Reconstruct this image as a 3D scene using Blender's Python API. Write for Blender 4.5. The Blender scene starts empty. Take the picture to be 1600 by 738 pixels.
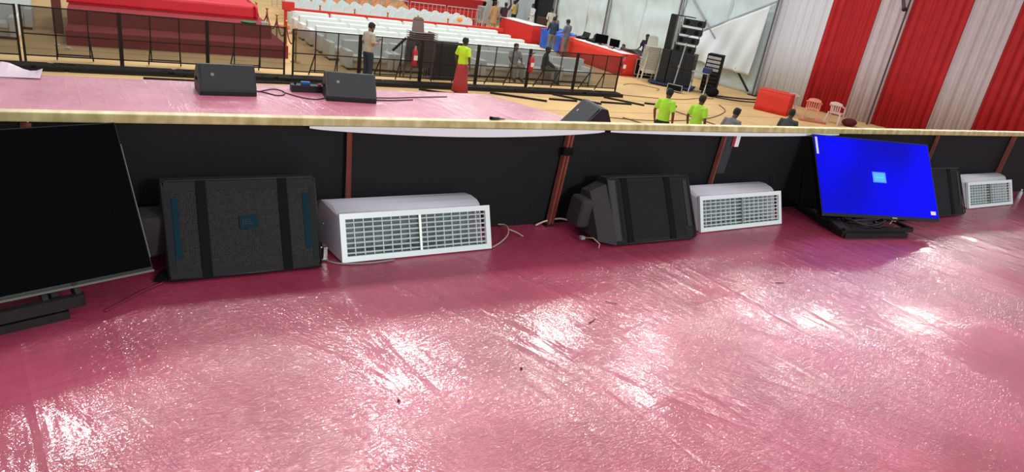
import bpy, bmesh, math, random
from mathutils import Vector, Matrix, Quaternion, noise
random.seed(7)
PI = math.pi
sc = bpy.context.scene
COL = sc.collection
G = -2.45            # level of the hall ground below the stage floor (z = 0)

# ------------------------------------------------------------------ camera
def camera():
    p, r, yw = math.radians(22.2), math.radians(9.1), math.radians(-32.35)
    F = Vector((-math.sin(yw)*math.cos(p), math.cos(yw)*math.cos(p), -math.sin(p)))
    R0 = Vector((math.cos(yw), math.sin(yw), 0)); D0 = F.cross(R0)
    R = R0*math.cos(r) - D0*math.sin(r); D = F.cross(R)
    cd = bpy.data.cameras.new('camera'); o = bpy.data.objects.new('camera', cd); COL.objects.link(o)
    m = Matrix((R, -D, -F)).transposed().to_4x4(); m.translation = Vector((0, 0, 1.6))
    o.matrix_world = m
    cd.sensor_width = 36; cd.lens = 1052/1600*36; cd.clip_start = .05; cd.clip_end = 300
    sc.camera = o
camera()
sc.view_settings.view_transform = 'Standard'; sc.view_settings.look = 'None'
sc.view_settings.exposure = 0.4; sc.view_settings.gamma = 1; sc.view_settings.use_curve_mapping = False

# ------------------------------------------------------------------ world and lights
w = bpy.data.worlds.new('world'); sc.world = w; w.use_nodes = True
bg = w.node_tree.nodes['Background']; bg.inputs[0].default_value = (.90, .95, 1, 1); bg.inputs[1].default_value = .44
def area(name, loc, target, size, power, color=(1, 1, 1), sy=None):
    l = bpy.data.lights.new(name, 'AREA'); l.energy = power; l.color = color; l.size = size
    if sy: l.shape = 'RECTANGLE'; l.size_y = sy
    o = bpy.data.objects.new(name, l); COL.objects.link(o); o.location = loc
    o.rotation_euler = (Vector(target)-Vector(loc)).to_track_quat('-Z', 'Y').to_euler(); return o
# floodlights hung in a row above the front of the hall, shining back onto the stage
for x, z, p, s in ((-.6, 4.9, 80, .55), (4.2, 4.8, 100, .6), (6.9, 4.7, 62, .5), (9.4, 6.6, 80, .6), (12.6, 5.2, 44, .5), (15.5, 5.5, 70, .5), (20, 5.4, 130, .7)):
    area('floodlight', (x, 9, z), (x*.45, 1.5, 0), s, p, (1, .97, .93))
area('floodlight', (2.2, 9.5, 8.0), (2.5, 2, 0), .6, 310, (1, .98, .95))
# stage wash lamp above and behind the photographer
area('stage_lamp', (3.5, -5.0, 3.4), (3.5, 3.2, .3), 1.2, 215, (.97, 1, 1))
# big tent lamps over the seating
for x, y in ((2, 18), (10, 18), (18, 16), (4, 27), (12, 27), (19, 27), (12, 37), (19, 38)):
    area('tent_lamp', (x, y, 7.5), (x, y, 0), 1.6, 270, (1, .99, .96))

# ------------------------------------------------------------------ materials
def lin(c):
    return tuple(((v/255)/12.92 if v/255 <= .04045 else (((v/255)+.055)/1.055)**2.4) for v in c)
MATS = {}
def mat(name, rgb, rough=.6, metal=0, bump=0, bscale=40, var=0, vscale=3, emit=0, spec=.5, coat=0, stretch=None, alpha=None):
    if name in MATS: return MATS[name]
    m = bpy.data.materials.new(name); m.use_nodes = True; nt = m.node_tree; b = nt.nodes['Principled BSDF']
    c = (*lin(rgb), 1)
    b.inputs['Base Color'].default_value = c; b.inputs['Roughness'].default_value = rough; b.inputs['Metallic'].default_value = metal
    b.inputs['Specular IOR Level'].default_value = spec; b.inputs['Coat Weight'].default_value = coat
    tc = nt.nodes.new('ShaderNodeTexCoord'); mp = nt.nodes.new('ShaderNodeMapping'); nt.links.new(tc.outputs['Object'], mp.inputs[0])
    if stretch: mp.inputs['Scale'].default_value = stretch
    if var:
        n = nt.nodes.new('ShaderNodeTexNoise'); n.inputs['Scale'].default_value = vscale; n.inputs['Detail'].default_value = 5
        nt.links.new(mp.outputs[0], n.inputs['Vector'])
        r = nt.nodes.new('ShaderNodeValToRGB'); r.color_ramp.elements[0].position = .3; r.color_ramp.elements[1].position = .7
        r.color_ramp.elements[0].color = (*[v*(1-var) for v in c[:3]], 1); r.color_ramp.elements[1].color = (*[min(1, v*(1+var)) for v in c[:3]], 1)
        nt.links.new(n.outputs[0], r.inputs[0]); nt.links.new(r.outputs[0], b.inputs['Base Color'])
    if bump:
        n = nt.nodes.new('ShaderNodeTexNoise'); n.inputs['Scale'].default_value = bscale; n.inputs['Detail'].default_value = 4
        nt.links.new(mp.outputs[0], n.inputs['Vector'])
        bp = nt.nodes.new('ShaderNodeBump'); bp.inputs['Strength'].default_value = bump; bp.inputs['Distance'].default_value = .02
        nt.links.new(n.outputs[0], bp.inputs['Height']); nt.links.new(bp.outputs[0], b.inputs['Normal'])
    if emit:
        b.inputs['Emission Color'].default_value = c; b.inputs['Emission Strength'].default_value = emit
    MATS[name] = m; return m

def film_floor(name, dark, light, wrinkle=1.0):
    """pink carpet under a glossy plastic film full of fine creases and a few long folds"""
    m = bpy.data.materials.new(name); m.use_nodes = True; nt = m.node_tree; L = nt.links; N = nt.nodes; b = N['Principled BSDF']
    tc = N.new('ShaderNodeTexCoord')
    def mapping(sx, sy, rz, loc=(0, 0, 0)):      # features run along direction rz (degrees) when sx < sy
        m1 = N.new('ShaderNodeMapping'); m1.inputs['Rotation'].default_value = (0, 0, -math.radians(rz)); m1.inputs['Location'].default_value = loc
        mp = N.new('ShaderNodeMapping'); mp.inputs['Scale'].default_value = (sx, sy, 1)
        L.new(tc.outputs['Object'], m1.inputs[0]); L.new(m1.outputs[0], mp.inputs[0]); return mp.outputs[0]
    def nz(vec, scale, detail=4, dist=0, rough=.5):
        n = N.new('ShaderNodeTexNoise'); n.inputs['Scale'].default_value = scale; n.inputs['Detail'].default_value = detail
        n.inputs['Distortion'].default_value = dist; n.inputs['Roughness'].default_value = rough; L.new(vec, n.inputs['Vector']); return n.outputs[0]
    def ramp(src, p0, c0, p1, c1):
        r = N.new('ShaderNodeValToRGB'); e = r.color_ramp.elements; e[0].position = p0; e[0].color = c0; e[1].position = p1; e[1].color = c1
        L.new(src, r.inputs[0]); return r.outputs[0]
    def math_(op, a, bb):
        n = N.new('ShaderNodeMath'); n.operation = op
        for i, v in enumerate((a, bb)):
            if isinstance(v, (int, float)): n.inputs[i].default_value = v
            else: L.new(v, n.inputs[i])
        return n.outputs[0]
    base = ramp(nz(mapping(1, 1, 0), 1.6, 6), .32, (*lin(dark), 1), .7, (*lin(light), 1))
    grime = ramp(nz(mapping(1, 1, .4), 9, 8, 1.5), .35, (.80, .78, .80, 1), .62, (1, 1, 1, 1))
    mx = N.new('ShaderNodeMixRGB'); mx.blend_type = 'MULTIPLY'; mx.inputs[0].default_value = .6; L.new(base, mx.inputs[1]); L.new(grime, mx.inputs[2])
    L.new(mx.outputs[0], b.inputs['Base Color'])
    b.inputs['Roughness'].default_value = .5
    b.inputs['Coat Weight'].default_value = 1.0; b.inputs['Coat IOR'].default_value = 1.5
    cr = ramp(nz(mapping(1, 1, 0), 2.2, 3), .35, (.06, .06, .06, 1), .7, (.15, .15, .15, 1)); L.new(cr, b.inputs['Coat Roughness'])
    fine = nz(mapping(1, 2.4, 10), 30, 2, 1.6)           # crinkles of the film
    fine2 = nz(mapping(1, 3.0, -62), 22, 2, 1.2)
    mid = nz(mapping(.5, 2.2, -78), 4.5, 3, .5)
    def ridges(vec, scale, k, dist=.25):
        v = nz(vec, scale, 1, dist)
        return math_('MAXIMUM', math_('SUBTRACT', 1, math_('ABSOLUTE', math_('MULTIPLY', math_('SUBTRACT', v, .5), k), 0)), 0)
    r1 = ridges(mapping(.28, 2.6, -83), 1.5, 14)          # long folds towards the viewer
    r2 = ridges(mapping(.30, 2.4, -58, (2, 5, 0)), 1.3, 16)
    r3 = ridges(mapping(.35, 3.0, 12, (7, 1, 0)), .9, 30)
    mask = ramp(nz(mapping(1, 1, 0, (3, 1, 0)), 1.1, 3), .42, (.12, .12, .12, 1), .62, (1, 1, 1, 1))
    mask2 = ramp(nz(mapping(1, 1, 0, (8, 4, 0)), .8, 2), .42, (0, 0, 0, 1), .60, (1, 1, 1, 1))
    h = math_('ADD', math_('MULTIPLY', math_('MULTIPLY', fine, mask), .85*wrinkle), math_('MULTIPLY', math_('MULTIPLY', fine2, mask2), .75*wrinkle))
    h = math_('ADD', h, math_('MULTIPLY', mid, .75*wrinkle))
    h = math_('ADD', h, math_('MULTIPLY', math_('ADD', r1, math_('ADD', r2, math_('MULTIPLY', r3, .35))), .28*wrinkle))
    bp = N.new('ShaderNodeBump'); bp.inputs['Strength'].default_value = 1; bp.inputs['Distance'].default_value = .0065
    L.new(h, bp.inputs['Height']); L.new(bp.outputs[0], b.inputs['Coat Normal'])
    bp2 = N.new('ShaderNodeBump'); bp2.inputs['Strength'].default_value = .4; bp2.inputs['Distance'].default_value = .006
    L.new(h, bp2.inputs['Height']); L.new(bp2.outputs[0], b.inputs['Normal'])
    return m

def grille_mat():
    m = bpy.data.materials.new('perforated_grille'); m.use_nodes = True; nt = m.node_tree; N = nt.nodes; L = nt.links; b = N['Principled BSDF']
    tc = N.new('ShaderNodeTexCoord'); v = N.new('ShaderNodeTexVoronoi'); v.inputs['Scale'].default_value = 95; v.inputs['Randomness'].default_value = .25
    L.new(tc.outputs['Object'], v.inputs['Vector'])
    r = N.new('ShaderNodeValToRGB'); r.color_ramp.elements[0].position = .40; r.color_ramp.elements[1].position = .56
    r.color_ramp.elements[0].color = (.001, .001, .001, 1); r.color_ramp.elements[1].color = (.021, .018, .016, 1)
    L.new(v.outputs['Distance'], r.inputs[0]); L.new(r.outputs[0], b.inputs['Base Color'])
    b.inputs['Roughness'].default_value = .6; b.inputs['Specular IOR Level'].default_value = .2
    return m

def screen_mat():
    m = bpy.data.materials.new('blue_screen'); m.use_nodes = True; nt = m.node_tree; N = nt.nodes; L = nt.links; b = N['Principled BSDF']
    tc = N.new('ShaderNodeTexCoord'); n = N.new('ShaderNodeTexNoise'); n.inputs['Scale'].default_value = 1.6; n.inputs['Detail'].default_value = 1
    L.new(tc.outputs['Object'], n.inputs['Vector'])
    r = N.new('ShaderNodeValToRGB'); r.color_ramp.elements[0].position = .3; r.color_ramp.elements[1].position = .6
    r.color_ramp.elements[0].color = (0, 0, .55, 1); r.color_ramp.elements[1].color = (0, 0, 1, 1)
    L.new(n.outputs[0], r.inputs[0]); L.new(r.outputs[0], b.inputs['Emission Color']); b.inputs['Emission Strength'].default_value = .72
    b.inputs['Base Color'].default_value = (0, 0, .01, 1); b.inputs['Roughness'].default_value = .5; b.inputs['Specular IOR Level'].default_value = .1
    return m

def mesh_mat():
    m = bpy.data.materials.new('barricade_netting'); m.use_nodes = True; nt = m.node_tree; N = nt.nodes; L = nt.links
    b = N['Principled BSDF']; b.inputs['Base Color'].default_value = (.03, .03, .028, 1)
    t = N.new('ShaderNodeBsdfTransparent'); mx = N.new('ShaderNodeMixShader'); mx.inputs[0].default_value = .40
    L.new(t.outputs[0], mx.inputs[1]); L.new(b.outputs[0], mx.inputs[2]); L.new(mx.outputs[0], N['Material Output'].inputs[0])
    return m

def rail_mat():
    m = bpy.data.materials.new('gold_satin_trim'); m.use_nodes = True; nt = m.node_tree; N = nt.nodes; L = nt.links; b = N['Principled BSDF']
    tc = N.new('ShaderNodeTexCoord'); mp = N.new('ShaderNodeMapping'); mp.inputs['Scale'].default_value = (5, .4, 2); L.new(tc.outputs['Object'], mp.inputs[0])
    n = N.new('ShaderNodeTexNoise'); n.inputs['Scale'].default_value = 3; n.inputs['Detail'].default_value = 6; L.new(mp.outputs[0], n.inputs['Vector'])
    r = N.new('ShaderNodeValToRGB'); e = r.color_ramp.elements; e[0].position = .35; e[0].color = (*lin((176, 160, 98)), 1); e[1].position = .68; e[1].color = (*lin((225, 208, 155)), 1)
    L.new(n.outputs[0], r.inputs[0]); L.new(r.outputs[0], b.inputs['Base Color']); b.inputs['Roughness'].default_value = .45
    return m

FLOOR = film_floor('pink_stage_film', (160, 42, 72), (192, 64, 98))
FARFLOOR = film_floor('pink_platform_film', (190, 100, 122), (208, 124, 144), 1.3)
GRILLE = grille_mat(); SCREEN = screen_mat(); NET = mesh_mat(); GOLD = rail_mat()
BLACKP = mat('black_panel', (17, 17, 20), .66, bump=.05, bscale=200, var=.12, vscale=2, spec=.3)
BLK = mat('black_fabric', (28, 26, 28), .85, bump=.25, bscale=320, var=.15)
BLK2 = mat('black_strap', (14, 16, 16), .8, spec=.15, bump=.15, bscale=400)
COVER = mat('grey_black_cover', (52, 46, 50), .85, bump=.3, bscale=14, var=.12)
PIPING = mat('cover_piping', (12, 12, 13), .5)
CABIN = mat('cabinet_black', (27, 29, 33), .5, bump=.1, bscale=300)
TEAL = mat('teal_baffle', (16, 48, 60), .7, var=.15, spec=.08)
WHITE = mat('white_metal', (226, 226, 230), .35, var=.03, coat=.3)
WHITEF = mat('white_frame', (232, 240, 238), .35)
HOOD = mat('hood_shell', (214, 206, 214), .45, var=.04)
BACKG = mat('duct_interior', (120, 140, 138), .7, var=.3, vscale=8)
STEEL = mat('black_steel', (36, 34, 33), .5, metal=.4, var=.3, vscale=30)
BARR = mat('barricade_steel', (36, 26, 24), .55, metal=.3)
REDOX = mat('red_oxide_paint', (128, 62, 50), .6, var=.25, vscale=14)
SILVER = mat('silver_trim', (170, 172, 165), .35, metal=.8)
ALU = mat('aluminium', (176, 178, 180), .45, metal=.5, var=.1)
TVB = mat('tv_black', (8, 8, 9), .22)
TVG = mat('tv_glass', (5, 5, 6), .10, spec=.05)
CABLE = mat('black_cable', (20, 20, 22), .5)
CABLEW = mat('buff_cable', (186, 160, 142), .6)
MATG = mat('tan_ground_mat', (212, 174, 118), .8, bump=.1, bscale=30, var=.16, vscale=.5)
TARP = mat('white_tarpaulin', (206, 222, 222), .5, bump=.9, bscale=1.6, var=.05, stretch=(1, 1, .5))
TARP2 = mat('white_tarp_flap', (222, 228, 230), .5, bump=.6, bscale=3)
CRED = mat('red_curtain', (186, 26, 34), .75, var=.1, vscale=2)
CWHT = mat('white_curtain', (206, 190, 196), .75, var=.04)
REDC = mat('red_carpet', (150, 40, 46), .9, bump=.1, bscale=100, var=.12)
REDS = mat('bright_red_satin', (214, 22, 40), .5, var=.08)
REDT = mat('orange_red_cloth', (216, 52, 36), .75, bump=.3, bscale=3, var=.06)
SOFAM = mat('white_leatherette', (226, 230, 224), .45, var=.03)
SOFAS = mat('shaded_leatherette', (205, 192, 176), .5, var=.06)  # white leatherette with the shadow on the sofa front put into its colour
CHC = mat('white_chair_cover', (212, 224, 222), .8)
CHO = mat('orange_chair_cover', (222, 158, 110), .8)
BROWN = mat('brown_plastic', (128, 108, 102), .5)
BEIGE = mat('beige_plastic', (206, 200, 188), .5)
PEACH = mat('peach_plastic', (236, 158, 138), .5)
PINKW = mat('pinkish_white_plastic', (222, 196, 196), .5)
BLUE = mat('blue_tarp', (22, 92, 200), .45, bump=1, bscale=5, var=.35, vscale=4)
BLUEP = mat('blue_plastic', (20, 90, 160), .4)
REDX = mat('extinguisher_red', (196, 40, 52), .35)
BRASS = mat('brass', (196, 150, 70), .3, metal=.8)
ROPE = mat('maroon_rope', (110, 30, 38), .8)
GREEN = mat('green_plastic', (20, 110, 70), .5)
WTXT = mat('white_print', (225, 225, 225), .6)
PAPER = mat('white_card', (232, 232, 228), .6)
BLUEB = mat('blue_board', (40, 48, 92), .7)
MAROON = mat('maroon_cloth', (92, 18, 34), .85)

# ------------------------------------------------------------------ mesh builder
class M:
    def __init__(s): s.bm = bmesh.new()
    def box(s, c, d, rot=None, mi=0):
        r = bmesh.ops.create_cube(s.bm, size=1)['verts']
        mt = Matrix.Translation(c) @ (rot if rot else Matrix()) @ Matrix.Diagonal((*d, 1))
        bmesh.ops.transform(s.bm, matrix=mt, verts=r)
        if mi:
            for f in {f for v in r for f in v.link_faces}: f.material_index = mi
        return s
    def b2(s, a, b): return s.box([(a[i]+b[i])/2 for i in range(3)], [abs(b[i]-a[i]) for i in range(3)])
    def bar(s, a, b, w, h=None):
        a, b = Vector(a), Vector(b); d = b-a; h = h or w
        q = d.to_track_quat('X', 'Z').to_matrix().to_4x4()
        return s.box((a+b)/2, (d.length, w, h), q)
    def tube(s, pts, r, n=8, cap=True, el=None, side=None):
        pts = [Vector(p) for p in pts]; rs = r if isinstance(r, (list, tuple)) else [r]*len(pts); rings = []
        up = Vector(side) if side else None
        for i, p in enumerate(pts):
            t = (pts[min(i+1, len(pts)-1)]-pts[max(i-1, 0)]).normalized()
            if up is None: up = t.orthogonal()
            up = (up-t*up.dot(t))
            up = up.normalized() if up.length > 1e-5 else t.orthogonal().normalized()
            v = t.cross(up); e = el[i] if isinstance(el, (list, tuple)) else (el or 1)
            rings.append([s.bm.verts.new(p+up*math.cos(2*PI*k/n)*rs[i]+v*math.sin(2*PI*k/n)*rs[i]*e) for k in range(n)])
        for a, b in zip(rings, rings[1:]):
            for k in range(n): s.bm.faces.new((a[k], a[(k+1) % n], b[(k+1) % n], b[k]))
        if cap: s.bm.faces.new(rings[0][::-1]); s.bm.faces.new(rings[-1])
        return s
    def cyl(s, a, b, r, n=12): return s.tube([a, b], r, n)
    def sph(s, c, r, n=12, sc=(1, 1, 1), rot=None):
        v = bmesh.ops.create_uvsphere(s.bm, u_segments=n, v_segments=max(6, n*2//3), radius=r)['verts']
        bmesh.ops.transform(s.bm, matrix=Matrix.Translation(c) @ (rot if rot else Matrix()) @ Matrix.Diagonal((*sc, 1)), verts=v); return s
    def prism(s, prof, x0, x1, off=None):      # profile in (y,z), extruded along x
        o = off or (0, 0)
        A = [s.bm.verts.new((x0, y, z)) for y, z in prof]; B = [s.bm.verts.new((x1, y+o[0], z+o[1])) for y, z in prof]
        n = len(prof); s.bm.faces.new(A); s.bm.faces.new(B[::-1])
        for k in range(n): s.bm.faces.new((A[k], B[k], B[(k+1) % n], A[(k+1) % n]))
        return s
    def poly(s, pts, d):                          # polygon with thickness vector d
        d = Vector(d); A = [s.bm.verts.new(p) for p in pts]; B = [s.bm.verts.new(Vector(p)+d) for p in pts]; n = len(pts)
        s.bm.faces.new(A); s.bm.faces.new(B[::-1])
        for k in range(n): s.bm.faces.new((A[k], B[k], B[(k+1) % n], A[(k+1) % n]))
        return s
    def grid(s, nx, ny, fn):
        V = [[s.bm.verts.new(fn(i/nx, j/ny)) for i in range(nx+1)] for j in range(ny+1)]
        for j in range(ny):
            for i in range(nx): s.bm.faces.new((V[j][i], V[j][i+1], V[j+1][i+1], V[j+1][i]))
        return s
    def bevel(s, w, seg=2, ang=40):
        e = [e for e in s.bm.edges if len(e.link_faces) == 2 and e.calc_face_angle(0) > math.radians(ang)]
        bmesh.ops.bevel(s.bm, geom=e, offset=w, segments=seg, affect='EDGES', profile=.6, clamp_overlap=True); return s
    def obj(s, name, m, parent=None, smooth=False, thick=0, loc=None, rot=None):
        me = bpy.data.meshes.new(name); bmesh.ops.recalc_face_normals(s.bm, faces=s.bm.faces[:]); s.bm.to_mesh(me); s.bm.free()
        for x in (m if isinstance(m, (list, tuple)) else [m]): me.materials.append(x)
        if smooth: me.shade_smooth() if smooth is True else me.set_sharp_from_angle(angle=math.radians(smooth))
        o = bpy.data.objects.new(name, me); COL.objects.link(o)
        if parent: o.parent = parent
        if loc: o.location = loc
        if rot: o.rotation_euler = rot
        if thick:
            md = o.modifiers.new('thickness', 'SOLIDIFY'); md.thickness = thick
        return o

def tag(o, label=None, cat=None, group=None, kind=None):
    if label: o['label'] = label
    if cat: o['category'] = cat
    if group: o['group'] = group
    if kind: o['kind'] = kind
    return o
def thing(name, label, cat, loc=(0, 0, 0), rz=0, group=None):
    o = bpy.data.objects.new(name, None); COL.objects.link(o); o.location = loc; o.rotation_euler = (0, 0, rz); o.empty_display_size = .1
    return tag(o, label, cat, group)
def dup(o, loc=None, rz=None, label=None, group=None, parent=None):
    kids = o.children[:]
    c = o.copy(); COL.objects.link(c)
    if parent: c.parent = parent
    if loc is not None: c.location = loc
    if rz is not None: c.rotation_euler = (0, 0, rz)
    if label: c['label'] = label
    if group: c['group'] = group
    for k in kids: dup(k, parent=c)
    return c
def copy_part(o, loc=None):
    c = o.copy(); COL.objects.link(c)
    if loc is not None: c.location = loc
    return c
def text(name, body, size, m, parent, loc, rot, ext=.001, sx=1):
    cu = bpy.data.curves.new(name, 'FONT'); cu.body = body; cu.size = size; cu.extrude = ext; cu.align_x = 'CENTER'; cu.align_y = 'CENTER'
    t = bpy.data.objects.new(name, cu); COL.objects.link(t)
    dg = bpy.context.evaluated_depsgraph_get(); me = bpy.data.meshes.new_from_object(t.evaluated_get(dg))
    bpy.data.objects.remove(t); me.materials.clear(); me.materials.append(m)
    o = bpy.data.objects.new(name, me); COL.objects.link(o); o.parent = parent; o.location = loc; o.rotation_euler = rot; o.scale = (sx, 1, 1); return o
def R3(ax, a): return Matrix.Rotation(a, 4, ax)

# ================================================================== SETTING
tag(M().grid(60, 20, lambda u, v: (-7+26*u, -3+6.5*v, 0)).obj('floor', FLOOR, thick=-.0), kind='structure')
bpy.data.objects['floor'].modifiers.new('thickness', 'SOLIDIFY').thickness = .06
bpy.data.objects['floor'].modifiers['thickness'].offset = -1
tag(M().b2((-40, -8, G-.1), (60, 75, G)).obj('floor_hall', MATG), kind='structure')
# seams of the ground mats
mb = M()
for y in (14.6, 16.9, 18.7, 22): mb.b2((-10, y, G), (24, y+.015, G+.004))
tag(mb.obj('trim_1', mat('mat_seam', (150, 112, 80), .8)), kind='structure')
# stage body below the floor
tag(M().b2((-7, -3, G), (19, 3.42, -.07)).obj('wall_stage', BLACKP), kind='structure')

# black front wall: one sheet between each pair of posts
wf = tag(bpy.data.objects.new('wall_front', None), kind='structure'); COL.objects.link(wf)
px = [-7, -3.2, -1.75, -.34, 1.07, 2.47, 3.87, 5.28, 6.72, 8.17, 9.6, 11.1, 12.6, 14.2, 16, 19]
for a, b in zip(px, px[1:]):
    M().b2((a+.004, 3.47, -.06), (b-.004, 3.50, .655)).obj('panel', BLACKP, wf)
# gold rail on top
tag(M().b2((-7, 3.435, .655), (19, 3.492, .698)).bevel(.006).obj('trim_2', GOLD), kind='structure')
# posts (visible ones)
def post(x0, x1, label, w=.035, kind=0):
    t = thing('steel_post', label, 'post', (x1, 3.435, 0))
    d = x0-x1
    M().bar((0, 0, 0), (d, .012, .65), w, .02).obj('tube', REDOX, t)
    if kind == 1:
        M().bar((.028, -.002, 0), (d+.028, .01, .65), .022, .02).obj('tube', REDOX, t)
        M().box((d*.80+.01, -.004, .515), (.075, .03, .05), R3('Y', .05)).bevel(.004).obj('clamp', BLK2, t)
    M().box((0, -.004, .006), (w+.03, .045, .012)).obj('foot_plate', STEEL, t)
post(1.066, 1.085, 'reddish steel post against the black wall behind the nearest white vent unit', .032)
post(2.487, 2.44, 'double reddish steel post with black clamp between white vent and covered speaker', .03, 1)
post(3.89, 3.845, 'thin reddish post rising behind the second white vent unit', .028)
post(6.74, 6.70, 'thin reddish post just right of the blue screen', .026)
post(8.195, 8.14, 'dark reddish post above the furthest white vent unit', .04)
post(-.345, -.36, 'short bit of reddish post showing above the switched-off screen', .045)

# bowed white fabric strip under the rail
def strip(name, x0, x1, depth, label):
    def fn(u, v):
        x = x0+(x1-x0)*u; return (x, 3.428+.003*math.sin(9*u), .657-v*(.010+depth*math.sin(PI*min(1, max(0, u)))**.7))
    o = M().grid(40, 2, fn).obj(name, mat('white_strip', (238, 242, 244), .7), thick=.004); tag(o, label, 'fabric')
strip('white_fabric_strip', .85, 2.75, .040, 'white fabric edge sagging below the gold rail above nearest vent')
strip('white_fabric_strip', 2.80, 5.2, .017, 'narrow white fabric edge under gold rail above covered speaker')

# added card and dark cloth, standing in for a man's badge and shirt
t = thing('badge_stand_in', 'added white card and red ribbon standing in for a badge below gold rail', 'badge', (4.02, 3.44, .585))
M().box((.01, 0, 0), (.042, .004, .085)).obj('card', PAPER, t)
M().box((-.028, .001, .005), (.028, .003, .09)).obj('ribbon', mat('red_ribbon', (150, 30, 44), .7), t)
def cl(u, v): return (-.055+.11*u*(1-.35*v), .006*math.sin(8*u+3*v), .13-.30*v)
o = M().grid(10, 10, cl).obj('cloth', mat('shirt_stand_in', (52, 56, 58), .9, bump=.3, bscale=30), thick=.004, loc=(3.965, 3.45, .50))
o.name = 'shirt_stand_in'; tag(o, 'added dark grey cloth on black wall standing in for the shirt of a man', 'cloth')

# far lower pink platform
fp = M(); fp.poly([(-9, 3.56, -.64), (12, 3.56, -.64), (12, 8.25, -.64), (6.35, 8.45, -.64), (5.5, 10.2, -.64), (-1.3, 10.2, -.64), (-1.42, 10.75, -.64), (-9, 10.75, -.64)], (0, 0, .04))
tag(fp.obj('floor_platform', FARFLOOR), kind='structure')
fp = M(); fp.poly([(-9, 3.6, G), (12, 3.6, G), (12, 8.2, G), (6.3, 8.4, G), (5.45, 10.15, G), (-1.4, 10.15, G), (-9, 10.6, G)], (0, 0, 1.80))
tag(fp.obj('wall_platform', BLACKP), kind='structure')

# right side tent wall of white tarpaulin
A0 = Vector((24.7, 20.9, 0)); U1 = (Vector((23.6, 31.2, 0))-A0).normalized(); U2 = (Vector((26.35, 16.1, 0))-A0).normalized()
wr = tag(bpy.data.objects.new('wall_right', None), kind='structure'); COL.objects.link(wr)
TOP = 4.2
def tarp(s0, s1, z0=G, amp=.05, m=TARP, off=.12, seed=0):
    n = Vector((U1.y, -U1.x, 0))
    def fn(u, v):
        s = s0+(s1-s0)*u; z = z0+(TOP-z0)*v
        d = off+amp*noise.noise(Vector((s*.7+seed, z*1.3, 1)))*2+amp*.8*noise.noise(Vector((s*2.2-z*1.2, z*.6+s*.6, 5+seed)))
        p = A0+U1*s+n*d; return (p.x, p.y, z)
    return M().grid(24, 30, fn).obj('tarp_panel', m, wr, smooth=True, thick=.01)
for i, (a, b) in enumerate(((.05, 2.48), (2.5, 5.2), (5.25, 7.78), (7.8, 10.3), (10.35, 12.1), (12.12, 14.9))): tarp(a, b, seed=i*7)
tarp(17.2, 19.5, seed=50, m=mat('grey_tarp', (170, 184, 190), .6)); tarp(19.5, 30, seed=60)
# dark panel between the far poles, its colour painting the unlit doorway
d0, d1 = A0+U1*14.95, A0+U1*19.0
tag(M().bar((d0.x+.45, d0.y-.1, G+3.2), (d1.x+.45, d1.y, G+3.2), .06, 6.4).obj('door_1', mat('unlit_doorway_paint', (26, 26, 34), .9)), kind='structure')
tag(M().bar((d0.x+.1, d0.y+.4, G+.5), (d0.x-.05, d0.y+1.5, G+.5), .4, 1.0).bevel(.05).obj('storage_crate', mat('dark_brown_wood', (70, 48, 42), .8)), 'dark brown crate inside the dark doorway of the tent', 'crate')
tag(M().b2((-30, 54, G), (24, 54.2, TOP)).obj('wall_back', TARP), kind='structure')

def tent_pole(s, label, lean=0):
    p = A0+U1*s; t = thing('tent_pole', label, 'pole', (p.x-.05, p.y, G), math.atan2(U1.y, U1.x))
    M().box((0, 0, 3.3), (.20, .12, 6.6)).bevel(.015).obj('shaft', ALU, t)
    for y in (-.07, .07): M().box((0, y, 3.3), (.05, .014, 6.6)).obj('keder_track', mat('dark_keder', (84, 86, 88), .5, metal=.4), t)
    M().box((0, 0, .02), (.42, .34, .04)).obj('base_plate', STEEL, t)
    return t
tent_pole(0, 'grey aluminium tent pole standing left of the first white drape')
tent_pole(5.25, 'aluminium tent pole rising behind the black line array speakers')
tent_pole(10.32, 'aluminium tent pole behind the long red table with monitors')
tent_pole(14.93, 'aluminium tent pole right of the dark doorway')
tent_pole(19.6, 'furthest aluminium tent pole left of the dark doorway')
def wp(s, z, off=-.12):
    p = A0+U1*s+Vector((U1.y, -U1.x, 0))*off; return (p.x, p.y, z)
tag(M().bar(wp(.1, 1.55), wp(5.0, -.95), .07).obj('tent_brace', ALU), 'long diagonal aluminium brace running down left from corner tent pole', 'brace')
tag(M().bar(wp(4.9, 1.4, -.2), wp(2.7, -.42, -.2), .08).obj('tent_brace', ALU), 'short diagonal brace above line array crossing the white tent wall', 'brace')
tag(M().bar(wp(.15, -2.3, -.3), wp(1.1, -1.45, -.3), .07).obj('tent_brace', STEEL), 'dark foot strut leaning against corner tent pole', 'brace')
# loose flap hanging from the long brace
def flap(u, v):
    s = .25+4.2*u; zt = 1.45-.51*(s-.1); zb = -1.65+.02*s
    z = zt+(zb-zt)*v; off = -.24-.10*v+.06*math.sin(26*u-6*v)*(.3+v)+.05*math.sin(11*u+5*v)
    return wp(s*(1-.12*v)+.1*v, z, off)
tag(M().grid(60, 24, flap).obj('loose_tarp_flap', TARP2, smooth=True, thick=.01), 'loose white tarp flap hanging in folds from the long diagonal brace', 'tarp')

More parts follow.
